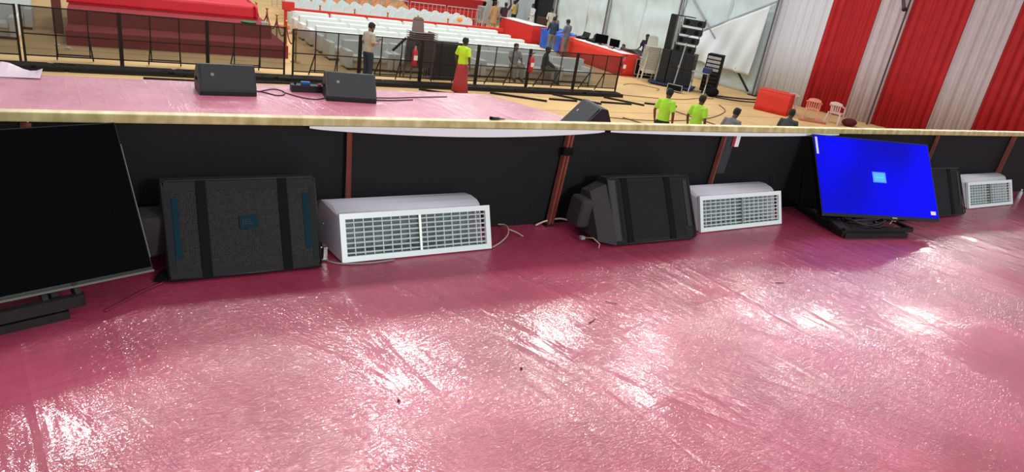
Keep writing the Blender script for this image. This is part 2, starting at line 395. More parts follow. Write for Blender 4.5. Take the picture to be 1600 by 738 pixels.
# pleated drapes on the near part of the side wall
N2 = Vector((U2.y, -U2.x, 0))
def drape(s0, s1, m, label, amp=.055, period=.34, seed=0):
    rnd = random.Random(seed); ph = [rnd.uniform(-1, 1) for _ in range(8)]
    n = int((s1-s0)/.04)
    def fn(u, v):
        s = s0+(s1-s0)*u; z = G+.02+(5.0-G)*v
        d = amp*math.sin(2*PI*s/period+1.3*math.sin(s*2.1+ph[0])+ph[1])*(.75+.25*math.sin(3*s+ph[2]))+amp*.5*math.sin(2*PI*s/(period*.43)+ph[3])
        p = A0+U2*s+N2*(-.12+d); return (p.x, p.y, z)
    o = M().grid(n, 3, fn).obj('drape', m, smooth=True, thick=.006); tag(o, label, 'curtain', 'pleated drapes along the tent side')
for s0, s1, m, lb, am in ((-.12, 2.1, mat('bluish_white_drape', (218, 222, 230), .7), 'white pleated drape nearest the corner tent pole behind the red cube table', .03), (2.1, 3.86, CRED, 'red pleated drape behind the peach plastic chair', .055),
    (3.86, 4.96, CWHT, 'narrow white pleated drape left of the dark roof strut', .05), (4.96, 6.92, CRED, 'red pleated drape right of the dark roof strut', .045),
    (6.92, 8.33, CWHT, 'white pleated drape between the two rightmost red ones', .05), (8.33, 11, CRED, 'rightmost red pleated drape at the edge of the photo', .05)):
    drape(s0, s1, m, lb, am, seed=int(s0*10))
p = A0+U2*4.95-N2*.0
t = thing('roof_strut', 'dark metal strut end coming down over the white drape edge', 'strut', (p.x-.35, p.y, 2.0))
M().bar((0, 0, 0), (-.25, .45, 1.2), .12).obj('tube', mat('dark_strut', (92, 70, 74), .5, metal=.3), t); M().sph((0, 0, 0), .09).obj('joint', STEEL, t, True)
tag(M().bar(tuple(A0+U2*4.97-N2*.0+Vector((-.22, -.02, G))), tuple(A0+U2*4.97+Vector((-.22, -.02, 5))), .05).obj('thin_pole', mat('dark_strut', (92, 70, 74))), 'thin dark pole at seam between white and red drapes', 'pole')

# ================================================================== FOREGROUND OBJECTS
# ---- white duct vent units
def vent(label, loc, rz, tilt, W=.90, H=.257):
    t = thing('vent_unit', label, 'vent', loc, rz, 'white vent units along the black wall')
    st, ct = math.sin(tilt), math.cos(tilt)
    RX = R3('X', -tilt)
    def P_(x, u, d=0):        # u up the face, d behind it
        return (x, st*u+ct*d, ct*u-st*d+.002)
    # curved hood: side profile of a quarter drum, open at the front
    prof = [P_(0, 0, .02)[1:], P_(0, H-.01, .02)[1:]]
    top = P_(0, H-.01, .02); back = .325; hx0, hx1 = -.062, W-.10
    arc = [(top[1]+.012, top[2]+.022), (.145, .262), (.185, .276), (.225, .277), (.260, .262), (.290, .228), (.312, .175), (back, .11)]
    prof = prof+arc+[(back, .03)]
    def sx(y, z): return hx0*max(0, min(1, (y-z*st/ct-.02)/.10))
    for x in (0, W-.052):
        m = M(); m.poly([(x+sx(y, z), y, max(z, .006)) for y, z in prof], (.006, 0, 0)); m.obj('side_panel', HOOD, t)
    m = M(); pts = [prof[1]]+arc+[(back, .03)]
    def fn(u, v):
        i = min(int(v*(len(pts)-1)), len(pts)-2); f = v*(len(pts)-1)-i
        y = pts[i][0]*(1-f)+pts[i+1][0]*f; z = pts[i][1]*(1-f)+pts[i+1][1]*f
        return (sx(y, z)+.003+(W-.052)*u, y, z)
    m.grid(1, 27, fn).obj('hood', HOOD, t, smooth=True, thick=.004)
    # interior duct back, leaning plate and centre partition
    M().poly([P_(.006, .0, .13), P_(W-.012, .0, .13), P_(W-.012, H*.9, .10), P_(.006, H*.9, .10)], (0, .004, 0)).obj('duct_back', BACKG, t)
    M().poly([(.006, .02, .026), (W-.012, .02, .026), (W-.012, .14, .02), (.006, .14, .02)], (0, 0, .003)).obj('duct_floor', BACKG, t)
    # frame
    fw = .030
    f = M()
    for a, b in (((0, 0), (W, fw)), ((0, H-fw), (W, H)), ((0, fw), (fw, H-fw)), ((W-fw, fw), (W, H-fw))):
        f.box(((a[0]+b[0])/2, 0, (a[1]+b[1])/2), (b[0]-a[0], .022, b[1]-a[1]))
    f.bm.transform(RX); f.obj('frame', WHITEF, t, loc=(0, .0, .003))
    c = M().box((W*.505, .008, H/2), (.014, .03, H-2*fw)); c.bm.transform(RX); c.obj('mullion', SILVER, t, loc=(0, 0, .003))
    first = None
    for k in range(7):
        z = fw+(H-2*fw)*(k+.62)/7.3
        if first is None:
            s = M().box((W/2, .006, 0), (W-2*fw, .014, .0035), R3('X', .35)); s.bm.transform(RX); first = s.obj('louver', WHITEF, t)
            o = first
        else: o = copy_part(first)
        o.location = (0, st*z, ct*z+.003)
    first = None
    for k in range(1, 16):
        if k == 8: continue
        x = fw+(W-2*fw)*k/16
        if first is None:
            s = M().box((0, .018, H/2), (.0035, .014, H-2*fw)); s.bm.transform(RX); first = s.obj('fin', WHITEF, t); o = first
        else: o = copy_part(first)
        o.location = (x, 0, .003)
    b = M(); b.box((-.075, .07, .045), (.02, .05, .07)); b.box((-.085, .07, .012), (.05, .06, .006)); b.cyl((-.08, .07, .07), (-.105, .07, .07), .006)
    b.obj('mounting_bracket', SILVER, t)
    M().sph((hx0-.001, .15, .17), .006, 8).obj('screw', SILVER, t)
    return t
vent('nearest white vent unit with curved hood, between grilled speaker and double post', (.969, 3.137, 0), math.radians(1.5), math.radians(22.3))
vent('white vent unit right of the plain black covered speaker', (3.545, 3.13, 0), math.radians(2.0), math.radians(21.5))
vent('furthest white vent unit at right edge, past the blue screen', (7.173, 3.14, 0), math.radians(1.1), math.radians(24))

# ---- covered wedge speakers standing on their base
def wedge(t, tilt, W, H, body, rnd=.02, depth=.33, chk=0):
    st, ct = math.sin(tilt), math.cos(tilt); zt = .015+H*ct; yt = H*st
    prof = [(0, .012), (yt, zt), (yt+.09, zt-.012), (depth, zt*.62), (depth, .012)]
    m = M().prism(prof, 0, W); m.bevel(rnd, 3, 20); m.obj('body', body, t, smooth=35)
    return st, ct, zt, yt
def onface(t, name, x, u, dx, du, off, th, tilt, m, bev=0):
    s = M().box((0, 0, 0), (dx, th, du))
    if bev: s.bevel(bev)
    return s.obj(name, m, t, loc=(x, math.sin(tilt)*u-math.cos(tilt)*off, math.cos(tilt)*u+math.sin(tilt)*off+.015), rot=(-tilt, 0, 0))
def wire(name, pts, r, m, parent, n=6): return M().tube(pts, r, n).obj(name, m, parent, smooth=True)

# speaker with visible perforated grille
t = thing('stage_monitor', 'nearest black wedge speaker with visible grille and two vertical straps', 'speaker', (.153, 3.088, 0), math.radians(1.5))
T = math.radians(24); Wd, Hh = .70, .452
wedge(t, T, Wd, Hh, BLK, .016, .31)
onface(t, 'grille', Wd/2, Hh/2-.004, Wd-.075, Hh-.075, .004, .006, T, GRILLE)
for x in (.020, Wd-.020): onface(t, 'edge_panel', x, Hh/2, .034, Hh-.03, .004, .008, T, mat('edge_panel', (32, 34, 37), .7, spec=.2), .002)
for x, d in ((.050, .026), (Wd-.056, .030)): onface(t, 'baffle_strip', x, Hh*.52, d, Hh*.62, .0065, .008, T, TEAL, .002)
for x in (.165, .535): onface(t, 'strap', x, Hh/2, .044, Hh+.004, .0105, .006, T, BLK2, .001)
onface(t, 'top_band', Wd/2, Hh-.022, Wd-.02, .044, .007, .006, T, mat('top_band', (27, 22, 25), .8))
onface(t, 'bottom_band', Wd/2, .018, Wd-.02, .034, .007, .006, T, mat('top_band', (27, 22, 25), .8))
onface(t, 'badge', .365, Hh*.545, .085, .062, .0095, .006, T, TEAL, .001)
text('lettering', 'JBL', .036, mat('badge_print', (4, 4, 4), .6), t, (.360, math.sin(T)*Hh*.545-math.cos(T)*.0135, math.cos(T)*Hh*.545+math.sin(T)*.0135+.015), (PI/2-T, 0, 0), sx=1.1)
pp = [(.004, -.002, .02), (.002, Hh*math.sin(T)-.004, Hh*math.cos(T)+.012), (.02, Hh*math.sin(T)-.006, Hh*math.cos(T)+.020), (Wd-.02, Hh*math.sin(T)-.006, Hh*math.cos(T)+.02), (Wd-.002, Hh*math.sin(T)-.004, Hh*math.cos(T)+.01), (Wd-.001, -.002, .025)]
wire('piping', pp, .006, PIPING, t)
wire('piping', [(.0, -.004, .016), (Wd, -.004, .016)], .008, PIPING, t)
M().box((-.045, .22, .17), (.14, .18, .20)).bevel(.035, 3).obj('rear_pouch', COVER, t, smooth=35)
M().poly([(-.005, .0, .012), (-.06, .02, .004), (-.03, .10, .004), (0, .10, .02)], (0, 0, .012)).obj('cover_flap', BLK2, t)

# plainly covered speaker, in the middle
def covered(label, loc, rz, tilt, W=.71, Hh=.43, cheek=.13):
    t = thing('covered_speaker', label, 'speaker', loc, rz)
    wedge(t, tilt, W, Hh, BLK, .022, .34)
    st, ct = math.sin(tilt), math.cos(tilt)
    prof = [(-.02, .012), (.0, .06), (st*Hh*.93, ct*Hh*.95), (st*Hh+.10, ct*Hh*.90), (.34, ct*Hh*.55), (.34, .012)]
    # bulging side of the soft cover
    m = M(); A = [m.bm.verts.new((.004, y, z)) for y, z in prof]; cy, cz = .15, .19
    B = [m.bm.verts.new((-cheek, cy+(y-cy)*.80, max(.01, cz+(z-cz)*.80-.01))) for y, z in prof]; n = len(prof)
    m.bm.faces.new(A); m.bm.faces.new(B[::-1])
    for k in range(n): m.bm.faces.new((A[k], B[k], B[(k+1) % n], A[(k+1) % n]))
    m.bevel(.018, 3, 20); m.obj('side_cover', COVER, t, smooth=35)
    M().box((-cheek-.02, .21, .17), (.13, .15, .19), R3('Y', .1)).bevel(.03, 3).obj('rear_pouch', COVER, t, smooth=35)
    for x in (.135, .505): onface(t, 'strap', x, Hh/2, .05, Hh+.004, .0045, .006, tilt, BLK2, .001)
    onface(t, 'edge_panel', .035, Hh/2, .05, Hh-.03, .003, .006, tilt, mat('cover_edge', (50, 50, 52), .7), .002)
    onface(t, 'edge_panel', W-.045, Hh*.56, .035, Hh*.75, .003, .006, tilt, mat('cover_edge2', (44, 38, 44), .7), .002)
    onface(t, 'front_mesh', W*.5, Hh/2, W-.16, Hh-.05, .0015, .004, tilt, mat('front_mesh', (16, 16, 18), .9, bump=.3, bscale=500))
    wire('piping', [(.004, -.004, .02), (.004, st*Hh-.006, ct*Hh+.012), (.03, st*Hh-.008, ct*Hh+.02), (W-.03, st*Hh-.008, ct*Hh+.02), (W-.002, st*Hh-.006, ct*Hh+.005), (W-.002, -.004, .03), (W-.03, -.006, .014), (.004, -.006, .012)], .006, PIPING, t)
    M().box((-cheek-.06, .10, .03), (.03, .03, .02)).bevel(.004).obj('buckle', mat('clear_buckle', (150, 150, 150), .3), t)
    wire('loose_tape', [(-cheek-.05, .1, .03), (-cheek-.02, .04, .05), (-cheek, -.01, .03), (-cheek-.01, -.02, .004)], .004, CABLEW, t)
    return t
covered('plain black covered speaker with bulging side cover left of second vent unit', (2.71, 3.047, 0), math.radians(-.3), math.radians(30.5))
covered('black covered speaker partly hidden behind the blue screen', (6.17, 3.02, 0), math.radians(0), math.radians(28), W=.70)

# ---- screens
def tv(t, W, H, tilt, z0, glass, bez, bot, th=.045):
    st, ct = math.sin(tilt), math.cos(tilt); RX = R3('X', -tilt)
    m = M().box((W/2, th/2, H/2), (W, th, H)).bevel(.004); m.bm.transform(RX); m.obj('housing', TVB, t, loc=(0, 0, z0))
    m = M().box((W/2, -.001, H/2+(bot-bez)/2), (W-2*bez, .004, H-bez-bot)); m.bm.transform(RX); s = m.obj('screen', glass, t, loc=(0, 0, z0))
    m = M().box((W/2, th+.02, H*.4), (W*.6, .05, H*.5)).bevel(.01); m.bm.transform(RX); m.obj('rear_case', TVB, t, loc=(0, 0, z0))
    return st, ct, s
# left screen, switched off
t = thing('display_screen', 'large switched-off black screen at left edge leaning back on a steel stand', 'screen', (-1.053, 2.634, 0), math.radians(17.55))
st, ct, _ = tv(t, 1.2, .662, math.radians(31.1), .125, TVG, .006, .012)
M().bar((.0, -.004, .122), (1.2, -.004, .122), .010, .006).obj('bottom_trim', mat('dull_trim', (128, 132, 118), .5, metal=.3), t)
M().bar((1.202, .01+st*.05, .125+ct*.05), (1.202, .01+st*.56, .125+ct*.56), .003, .003).obj('side_trim', mat('dull_trim', (128, 132, 118)), t)
def stand_parts(t, W, st, ct, z0, x0, x1, ydepth):
    M().bar((x0, -.03, .072), (x1+.04, -.03, .072), .03, .05).obj('upper_bar', STEEL, t)
    M().bar((x0, -.02, .018), (x1-.02, -.02, .018), .04, .036).obj('base_bar', STEEL, t)
    M().bar((x0, ydepth, .018), (x1-.02, ydepth, .018), .03, .03).obj('base_bar', STEEL, t)
    for x in (x0+.02, x1-.05):
        M().bar((x, -.02, .018), (x, ydepth, .018), .03, .03).obj('side_bar', STEEL, t)
        M().bar((x, ydepth, .018), (x, st*.45+.09, ct*.45+z0-.05), .025, .025).obj('back_strut', STEEL, t)
        M().bar((x, -.02, .03), (x, st*.5+.09, ct*.5+z0-.05), .025, .025).obj('easel_bar', STEEL, t)
stand_parts(t, 1.2, st, ct, .125, .1, .88, .48)
e = M(); e.bar((.79, -.03, .075), (.79, .02, .125), .02, .02); e.bar((.905, -.03, .06), (.895, .02, .128), .02, .035); e.bar((.79, .01, .118), (.90, .01, .118), .02, .012)
e.obj('corner_bracket', STEEL, t)
wire('short_wire', [(.35, .05, .12), (.37, .0, .10), (.32, -.03, .05)], .004, CABLE, t)
# right screen, blue
t = thing('display_screen', 'blue lit screen leaning back on a steel stand, small message box in middle', 'screen', (4.68, 2.995, 0), math.radians(-14.4))
TT = math.radians(35.5); Wt, Ht = 1.172, .67
st, ct, _ = tv(t, Wt, Ht, TT, .125, SCREEN, .009, .028)
def facept(x, u, off): return (x, st*u-ct*off, ct*u+st*off+.125)
def flat(name, x, u, dx, du, m, off=.0045, parent=t):
    return M().box((0, 0, 0), (dx, .001, du)).obj(name, m, parent, loc=facept(x, u, off), rot=(-TT, 0, 0))
def emis(name, rgb, e): return mat(name, rgb, .5, emit=e*.7)
mb = flat('message_box', Wt*.515, Ht*.515, .132, .088, emis('osd_edge', (74, 112, 255), 1))
flat('message_field', Wt*.515, Ht*.515, .112, .070, emis('osd_fill', (62, 146, 196), 1), .0056)
text('message_text', 'No Signal', .021, emis('osd_text', (110, 176, 226), 1), t, facept(Wt*.515, Ht*.515, .0065), (PI/2-TT, 0, 0), .0002)
flat('corner_sticker', Wt-.062, .068, .052, .030, mat('glowing_sticker', (205, 205, 225), .6, emit=.25), .0056)  # sticker given a faint glow of its own, brightness put into the material
M().box((0, 0, 0), (.02, .0015, .14)).obj('paper_strip', PAPER, t, loc=facept(.024, Ht-.095, .0062), rot=(-TT, 0, 0))
M().box((0, 0, 0), (.05, .002, .012)).obj('maker_badge', SILVER, t, loc=facept(Wt*.60, .010, .003), rot=(-TT, 0, 0))
# steel cradle of the blue screen
s = thing('screen_stand', 'black steel floor frame with coiled cables under the blue screen', 'stand', (4.79, 2.86, 0), math.radians(-9))
def b_(name, a, b, w_=.03, h_=None, m=STEEL): return M().bar(a, b, w_, h_).obj(name, m, s)
b_('front_bar', (-.01, -.03, .02), (.66, -.03, .02), .03, .04); b_('front_bar', (0, 0, .055), (.74, 0, .055), .03, .03)
b_('side_bar', (-.01, -.03, .03), (.08, .62, .03), .035, .045); b_('side_bar', (.12, .1, .03), (.22, .56, .03), .025, .03)
b_('cross_bar', (.08, .60, .025), (.9, .58, .025), .03, .03); b_('tray_bar', (.0, .0, .06), (.02, .22, .10), .09, .02)
b_('end_bar', (.74, .0, .055), (.76, .22, .055), .03, .03); b_('end_bar', (.60, .22, .055), (.76, .22, .055), .03, .03)
b_('back_strut', (.10, .58, .03), (.0, .57, .38), .02, .02); b_('back_strut', (.22, .5, .03), (.14, .56, .42), .02, .02)
for k in range(4): M().cyl((.03+.022*k, .12+.085*k, .045), (.055+.022*k, .19+.085*k, .045), .014, 8).obj('hook', SILVER if k % 2 else STEEL, s)
rnd = random.Random(3)
for k in range(7):
    cxx, cyy = .32+rnd.uniform(-.06, .1), .13+rnd.uniform(-.03, .03); rr = rnd.uniform(.10, .16)
    pts = [(cxx+rr*1.2*math.cos(a), cyy+rr*.75*math.sin(a), .075+.012*k*.6+.012*math.sin(3*a+k)) for a in [i*2*PI/22 for i in range(22+rnd.randint(0, 2))]]
    wire('coiled_cable', pts, .007, CABLE, s)
wire('white_lead', [(.52, .1, .08), (.6, .14, .09), (.66, .1, .085), (.72, .16, .08)], .004, CABLEW, s)
wire('white_lead', [(.55, .06, .08), (.62, .10, .10), (.70, .13, .08)], .004, CABLEW, s)

# ---- cables and litter on the stage floor
def cable(label, pts, r, m, name='cable', cat='cable'):
    o = wire(name, smooth_path(pts), r, m, None); return tag(o, label, cat)
def smooth_path(p, n=6):
    p = [Vector(q) for q in p]; out = []
    for i in range(len(p)-1):
        a, b, c, d = p[max(i-1, 0)], p[i], p[i+1], p[min(i+2, len(p)-1)]
        for k in range(n):
            t_ = k/n; out.append(.5*((2*b)+(-a+c)*t_+(2*a-5*b+4*c-d)*t_*t_+(-a+3*b-3*c+d)*t_**3))
    return out+[p[-1]]
cable('buff wire curling out from right end of the nearest vent unit', [(1.88, 3.16, .01), (1.97, 3.22, .012), (2.05, 3.29, .02), (2.09, 3.36, .03), (2.10, 3.42, .03), (2.07, 3.46, .02)], .005, CABLEW)
cable('short buff wire tail branching off the curled wire', [(2.09, 3.35, .03), (2.13, 3.32, .02), (2.16, 3.28, .006)], .005, CABLEW)
cable('cream wire loop on floor left of the plain covered speaker', [(2.34, 3.43, .008), (2.42, 3.44, .03), (2.52, 3.42, .05), (2.60, 3.38, .04), (2.66, 3.36, .03)], .006, mat('cream_cable', (214, 190, 176), .6))
cable('grey wire between grilled speaker and nearest vent unit', [(.84, 3.30, .008), (.88, 3.20, .008), (.95, 3.13, .006), (1.10, 3.105, .006), (1.25, 3.115, .006)], .005, mat('grey_cable', (150, 140, 140), .6))
cable('thin dark wire trailing from grilled speaker towards the switched-off screen', [(.13, 3.09, .006), (.04, 3.02, .006), (-.03, 2.95, .005), (-.10, 2.88, .005)], .005, mat('dark_red_wire', (120, 36, 58), .6))
cable('thin wire running down the black wall left of the blue screen', [(4.55, 3.43, .30), (4.62, 3.42, .12), (4.70, 3.40, .03), (4.85, 3.36, .03)], .004, CABLE)
for x, y, a, lb in ((1.95, 2.25, .4, 'thin brown twig lying on the glossy floor in the centre'), (2.18, 2.42, -.7, 'small dark sliver lying right of the centre twig on pink floor'), (3.45, 2.36, -.3, 'dark splinter on pink floor below the second vent unit')):
    tag(M().bar((x, y, .004), (x+.06*math.cos(a), y+.06*math.sin(a), .005), .004, .003).obj('splinter', mat('twig', (86, 40, 44), .8)), lb, 'litter')
for x, y, lb in ((.85, 1.95, 'tiny dark speck on pink floor, lower left of centre'), (1.42, 2.0, 'tiny dark speck on pink floor near the centre')):
    tag(M().sph((x, y, .004), .006, 6).obj('debris', mat('twig', (86, 40, 44), .8)), lb, 'litter')
t = thing('water_bottle', 'small clear bottle standing at right edge beyond furthest vent unit', 'bottle', (8.52, 3.30, 0)); t.scale = (.7, .7, .55)
M().tube([(0, 0, 0), (0, 0, .12), (0, 0, .15), (0, 0, .17)], [.03, .03, .012, .012], 12).obj('bottle', mat('clear_plastic', (190, 190, 196), .15), t, smooth=40); M().cyl((0, 0, .17), (0, 0, .185), .014).obj('cap', WTXT, t)

# ================================================================== LOWER PLATFORM
def far_wedge(label, loc, rz, tilt, W=.70, H=.42, depth=.45):
    t = thing('floor_monitor', label, 'speaker', loc, rz, 'bare black wedge speakers on the far platform')
    st, ct = math.sin(tilt), math.cos(tilt)
    prof = [(0, 0), (-.005, .07), (st*H, .05+ct*H), (st*H+.10, .05+ct*H-.01), (depth, .16), (depth-.03, 0)]
    M().prism(prof, 0, W).bevel(.022, 3, 20).obj('cabinet', CABIN, t, smooth=35)
    m = M().box((W/2, 0, H/2), (W-.06, .006, H-.05)); m.bm.transform(R3('X', -tilt)); m.obj('grille', mat('far_grille', (30, 32, 36), .65, bump=.2, bscale=400), t, loc=(0, -.006, .062))
    m = M().cyl((W*.24, -.006, H*.60), (W*.24, .002, H*.60), .022, 14); m.bm.transform(R3('X', -tilt)); m.obj('round_badge', mat('badge_grey', (120, 122, 126), .4), t, loc=(0, -.005, .06))
    M().box((W/2, -.006, .035), (W-.03, .012, .05)).bevel(.005).obj('front_lip', mat('lip', (18, 18, 20), .6), t)
    for x in (-.004, W+.004): M().box((x, .25, .17), (.012, .11, .035)).bevel(.004).obj('handle', BLK2, t)
    return t
far_wedge('larger-looking bare black wedge speaker at left on the far platform', (.93, 9.40, -.6), math.radians(2.4), math.radians(26), H=.36)
far_wedge('bare black wedge speaker beside the black box with blue plug', (2.53, 9.33, -.6), math.radians(-7), math.radians(34), H=.38)
far_wedge('bare black wedge speaker turned side-on, half hidden behind gold rail', (5.72, 8.22, -.6), math.radians(-99), math.radians(40), H=.50, W=.62, depth=.55)
t = thing('power_box', 'low black power box with blue plug beside the second far wedge speaker', 'power strip', (2.22, 9.80, -.6), -.03)
M().box((.18, .06, .05), (.48, .14, .10)).bevel(.008).obj('box', mat('power_black', (18, 18, 20), .5), t)
M().box((.14, .04, .125), (.13, .06, .05)).bevel(.012).obj('blue_plug', BLUEP, t); M().box((.34, .04, .11), (.05, .05, .03)).bevel(.006).obj('plug', mat('plug_red', (150, 50, 50)), t)
M().cyl((.0, .06, .1), (.0, .06, .13), .015).obj('socket', BLK2, t)
def pc(label, pts, r=.008, m=CABLE):
    cable(label, [(x, y, -.592) for x, y in pts], r, m)
pc('black cable looping on pink platform between two wedge speakers', [(1.68, 9.75), (1.78, 9.66), (1.9, 9.52), (2.0, 9.56), (2.05, 9.75), (1.95, 9.9), (1.8, 9.8), (1.7, 9.7)])
pc('black cable running along pink platform to the second wedge speaker', [(2.03, 9.75), (2.12, 9.58), (2.25, 9.42), (2.4, 9.36), (2.54, 9.45)])
pc('pair of thin cables trailing right from the second wedge speaker', [(3.25, 9.6), (3.6, 9.62), (4.1, 9.75), (4.6, 9.85)])
pc('thin cable on platform edge behind the second wedge speaker', [(3.25, 9.45), (3.5, 9.45), (3.9, 9.55)])
t = thing('torch', 'small dark torch lying on the gold rail edge near the centre', 'torch', (1.935, 3.485, .698), .05)
M().tube([(0, 0, .008), (.05, 0, .008), (.055, 0, .006), (.095, 0, .004)], [.009, .008, .005, .002], 8).obj('body', mat('torch_dark', (30, 40, 52), .4), t, smooth=True); M().cyl((-.012, 0, .009), (0, 0, .009), .010).obj('head', BLK2, t)
tag(M().grid(8, 4, lambda u, v: (-1.34+.55*u, 9.95+.5*v, -.59+.05*math.sin(6*u)*v+.03*v)).obj('loose_film', mat('loose_film', (220, 190, 204), .3, coat=1), thick=.003), 'loose white plastic film folded at the left end of the far platform', 'plastic film')

# ================================================================== HALL FLOOR
def gp(x, y, z=0): return (x, y, G+z)
ORD = 'first second third fourth fifth sixth seventh eighth ninth tenth eleventh twelfth thirteenth fourteenth fifteenth sixteenth seventeenth eighteenth nineteenth twentieth twenty-first twenty-second twenty-third twenty-fourth twenty-fifth twenty-sixth'.split()
# ---- barricades
def barricade_panel(label, x0, y0, width, nearer=False):
    t = thing('barricade', label, 'barricade', gp(x0, y0), 0)
    Hb = 1.36; z0, zm = .19, .70; e = .02
    for x in (e, width-e): M().b2((x-.025, -.02, 0), (x+.025, .02, Hb)).obj('upright', BARR, t)
    for z in (z0, zm, Hb-.02): M().b2((.045, -.012, z-.014), (width-.045, .012, z+.014)).obj('rail', BARR, t)
    for k in (1, 2):
        x = width*k/3; M().b2((x-.014, -.012, z0), (x+.014, .012, Hb-.03)).obj('picket', BARR, t)
        M().bar((x, .02, zm), (x-.05+.10*(k-1), .50, .02), .03).obj('brace_leg', BARR, t)
    M().bar((width/3-.03, .42, .16), (width*2/3+.03, .42, .16), .03).obj('brace_bar', BARR, t)
    M().b2((.045, -.002, z0+.014), (width-.045, .002, Hb-.034)).obj('netting', NET, t)
    return t
names = ['partly cropped black steel barricade at the left edge of the photo', 'black steel barricade in front of the left end of the red podium', 'black steel barricade in front of the middle of the red podium', 'black steel barricade ending at the gap right of the red podium',
         'black steel barricade starting at the gap, left of the man with phone', 'black steel barricade directly behind the man looking at his phone', 'black steel barricade in front of brown chair stack and black case', 'black steel barricade just right of the worker in yellow-green shirt', 'black steel barricade in front of the seated man in dark clothes', 'last black steel barricade on the right, in front of the long red table']
xs = [-3.92, -1.86, .19, 2.21]
for i, x in enumerate(xs): barricade_panel(names[i], x, 20.09, (2.0, 2.045, 2.02, 2.02)[i])
for i in range(6): barricade_panel(names[4+i], 4.37+i*1.945, 19.83, 1.93)

# ---- black steel bars heaped along the foot of the barricades
rnd = random.Random(11)
def sbar(x0, y0, x1, y1, z=0, label=None, w_=.06, grp=None):
    L = math.hypot(x1-x0, y1-y0)
    o = M().box((L/2, 0, w_/2), (L, w_, w_)).obj('steel_bar', BARR if rnd.random() < .5 else STEEL, loc=gp(x0, y0, z), rot=(0, 0, math.atan2(y1-y0, x1-x0)))
    return tag(o, label or 'black steel bar lying in the long heap at the foot of the barricades', 'bar', grp)
for j in range(6):
    for lay in range(2):
        x = -3.9+rnd.uniform(0, .8); c_ = -1
        while x < 15.2:
            L = rnd.uniform(2.0, 2.9); c_ += 1; sbar(x, 19.2+j*.085+.01*lay, min(x+L, 15.9), 19.2+j*.085+.01*lay, lay*.062, 'black steel bar in %s layer of heap, %s strip from front, %s from left' % (['bottom', 'top'][lay], ORD[j], ORD[c_]), grp='steel bars heaped along the barricades'); x += L+rnd.uniform(.02, .2)
for (a, b, c, d, lb) in ((3.0, 18.9, 5.3, 19.05, 'loose black bar lying in front of the heap below the barricade gap'), (7.9, 18.95, 9.3, 18.15, 'loose black bar slanting out beside the worker in red skirt'), (10.3, 18.9, 11.9, 18.0, 'black bar slanting out of the heap right of the worker in red skirt'),
    (12.2, 18.35, 13.2, 18.2, 'thin black bar on the mat above the side-on wedge speaker'), (12.8, 19.1, 14.0, 17.9, 'thick black bar sticking out of the heap above the side-on wedge speaker'), (14.2, 18.2, 15.4, 18.05, 'thin black bar lying flat right of the thick slanting bar'),
    (14.9, 19.0, 15.9, 17.95, 'black bar slanting out at the right end of the heap'), (16.2, 18.3, 17.4, 17.95, 'single thin black bar furthest right on the mat'), (.6, 18.75, 2.0, 18.7, 'short black bar on the mat above the left wedge speaker')):
    sbar(a, b, c, d, 0, lb)
def gcable(label, pts, r=.012): cable(label, [gp(x, y, .02) for x, y in pts], r, CABLE)
gcable('long thin cable across the mat towards the speaker tower', [(16.1, 19.6), (17.6, 19.3), (19, 19.3), (20, 19.6), (21, 19.7)])
gcable('thin cable across the mat behind the men in green shirts', [(12.8, 16.2), (14.6, 15.9), (17.2, 16.3), (19.4, 17.5), (20.2, 18.6)])
gcable('dark cable bundle running from speaker racks to corner tent pole', [(21.6, 20.3), (22.6, 20.0), (23.6, 19.9), (24.4, 20.3)], .04)
gcable('second cable from speaker racks to corner tent pole', [(21.4, 20.0), (22.2, 19.5), (23.4, 19.4), (24.3, 19.9)], .03)
gcable('thin cable lying on yellow mat near the road case', [(17.8, 21.6), (18.6, 21.9), (19.3, 21.2), (18.9, 20.8)], .01)
for i, (a, b) in enumerate((((14.2, 14.6), (13.6, 16.2)), ((17.0, 15.6), (16.7, 17.6)))):
    o = M().bar(gp(*a, .02), gp(*b, .02), .05, .02).obj('thin_lath', mat('lath', (130, 90, 66), .8)); tag(o, ['thin brown lath on the mat left of the man in green', 'thin brown lath on the mat between the two men in green'][i], 'lath')

# ---- red podium with steps
t = thing('red_podium', 'stepped red carpeted podium behind the left barricades', 'podium', gp(-1.1, 22.8))
M().b2((0, 0, 0), (6.0, 5.2, .40)).bevel(.01).obj('lower_step', REDC, t)
M().b2((.02, 1.27, .40), (5.72, 5.2, .80)).bevel(.01).obj('upper_step', REDC, t)
M().b2((.04, 2.42, .80), (5.45, 5.2, .84)).obj('carpet_edge', REDC, t)
def dr(u, v):
    x = -.02+5.62*u; y0 = 2.55
    if v < .28: k = v/.28; y, z = y0-.07*(1-k)+.012*math.sin(30*u), .84+.42*k
    else: k = (v-.28)/.72; y, z = y0+.04+2.3*k, 1.27+.012*math.sin(7*u+8*v)
    return (x-(.10 if u > .97 else 0), y, z)
M().b2((.08, 2.6, .84), (5.45, 5.0, 1.24)).obj('seat_base', REDS, t)
M().grid(60, 20, dr).obj('satin_cover', REDS, t, smooth=True, thick=.01)
t = thing('green_tray', 'small green tray with grey box on the right end of podium step', 'tray', gp(3.95, 24.35, .80))
M().tube([(0, 0, 0), (0, 0, .06)], [.2, .26], 16).obj('tray', GREEN, t); M().box((.48, -.06, .05), (.22, .16, .10)).bevel(.01).obj('grey_box', ALU, t)
t = thing('wooden_post', 'brown draped post standing at the left end of the red podium', 'post', gp(-1.36, 24.7))
M().b2((-.12, -.08, 0), (.12, .08, 1.25)).bevel(.02).obj('shaft', mat('brown_post', (112, 58, 52), .7), t); M().sph((0, 0, 1.32), .07).obj('finial', BRASS, t, True)
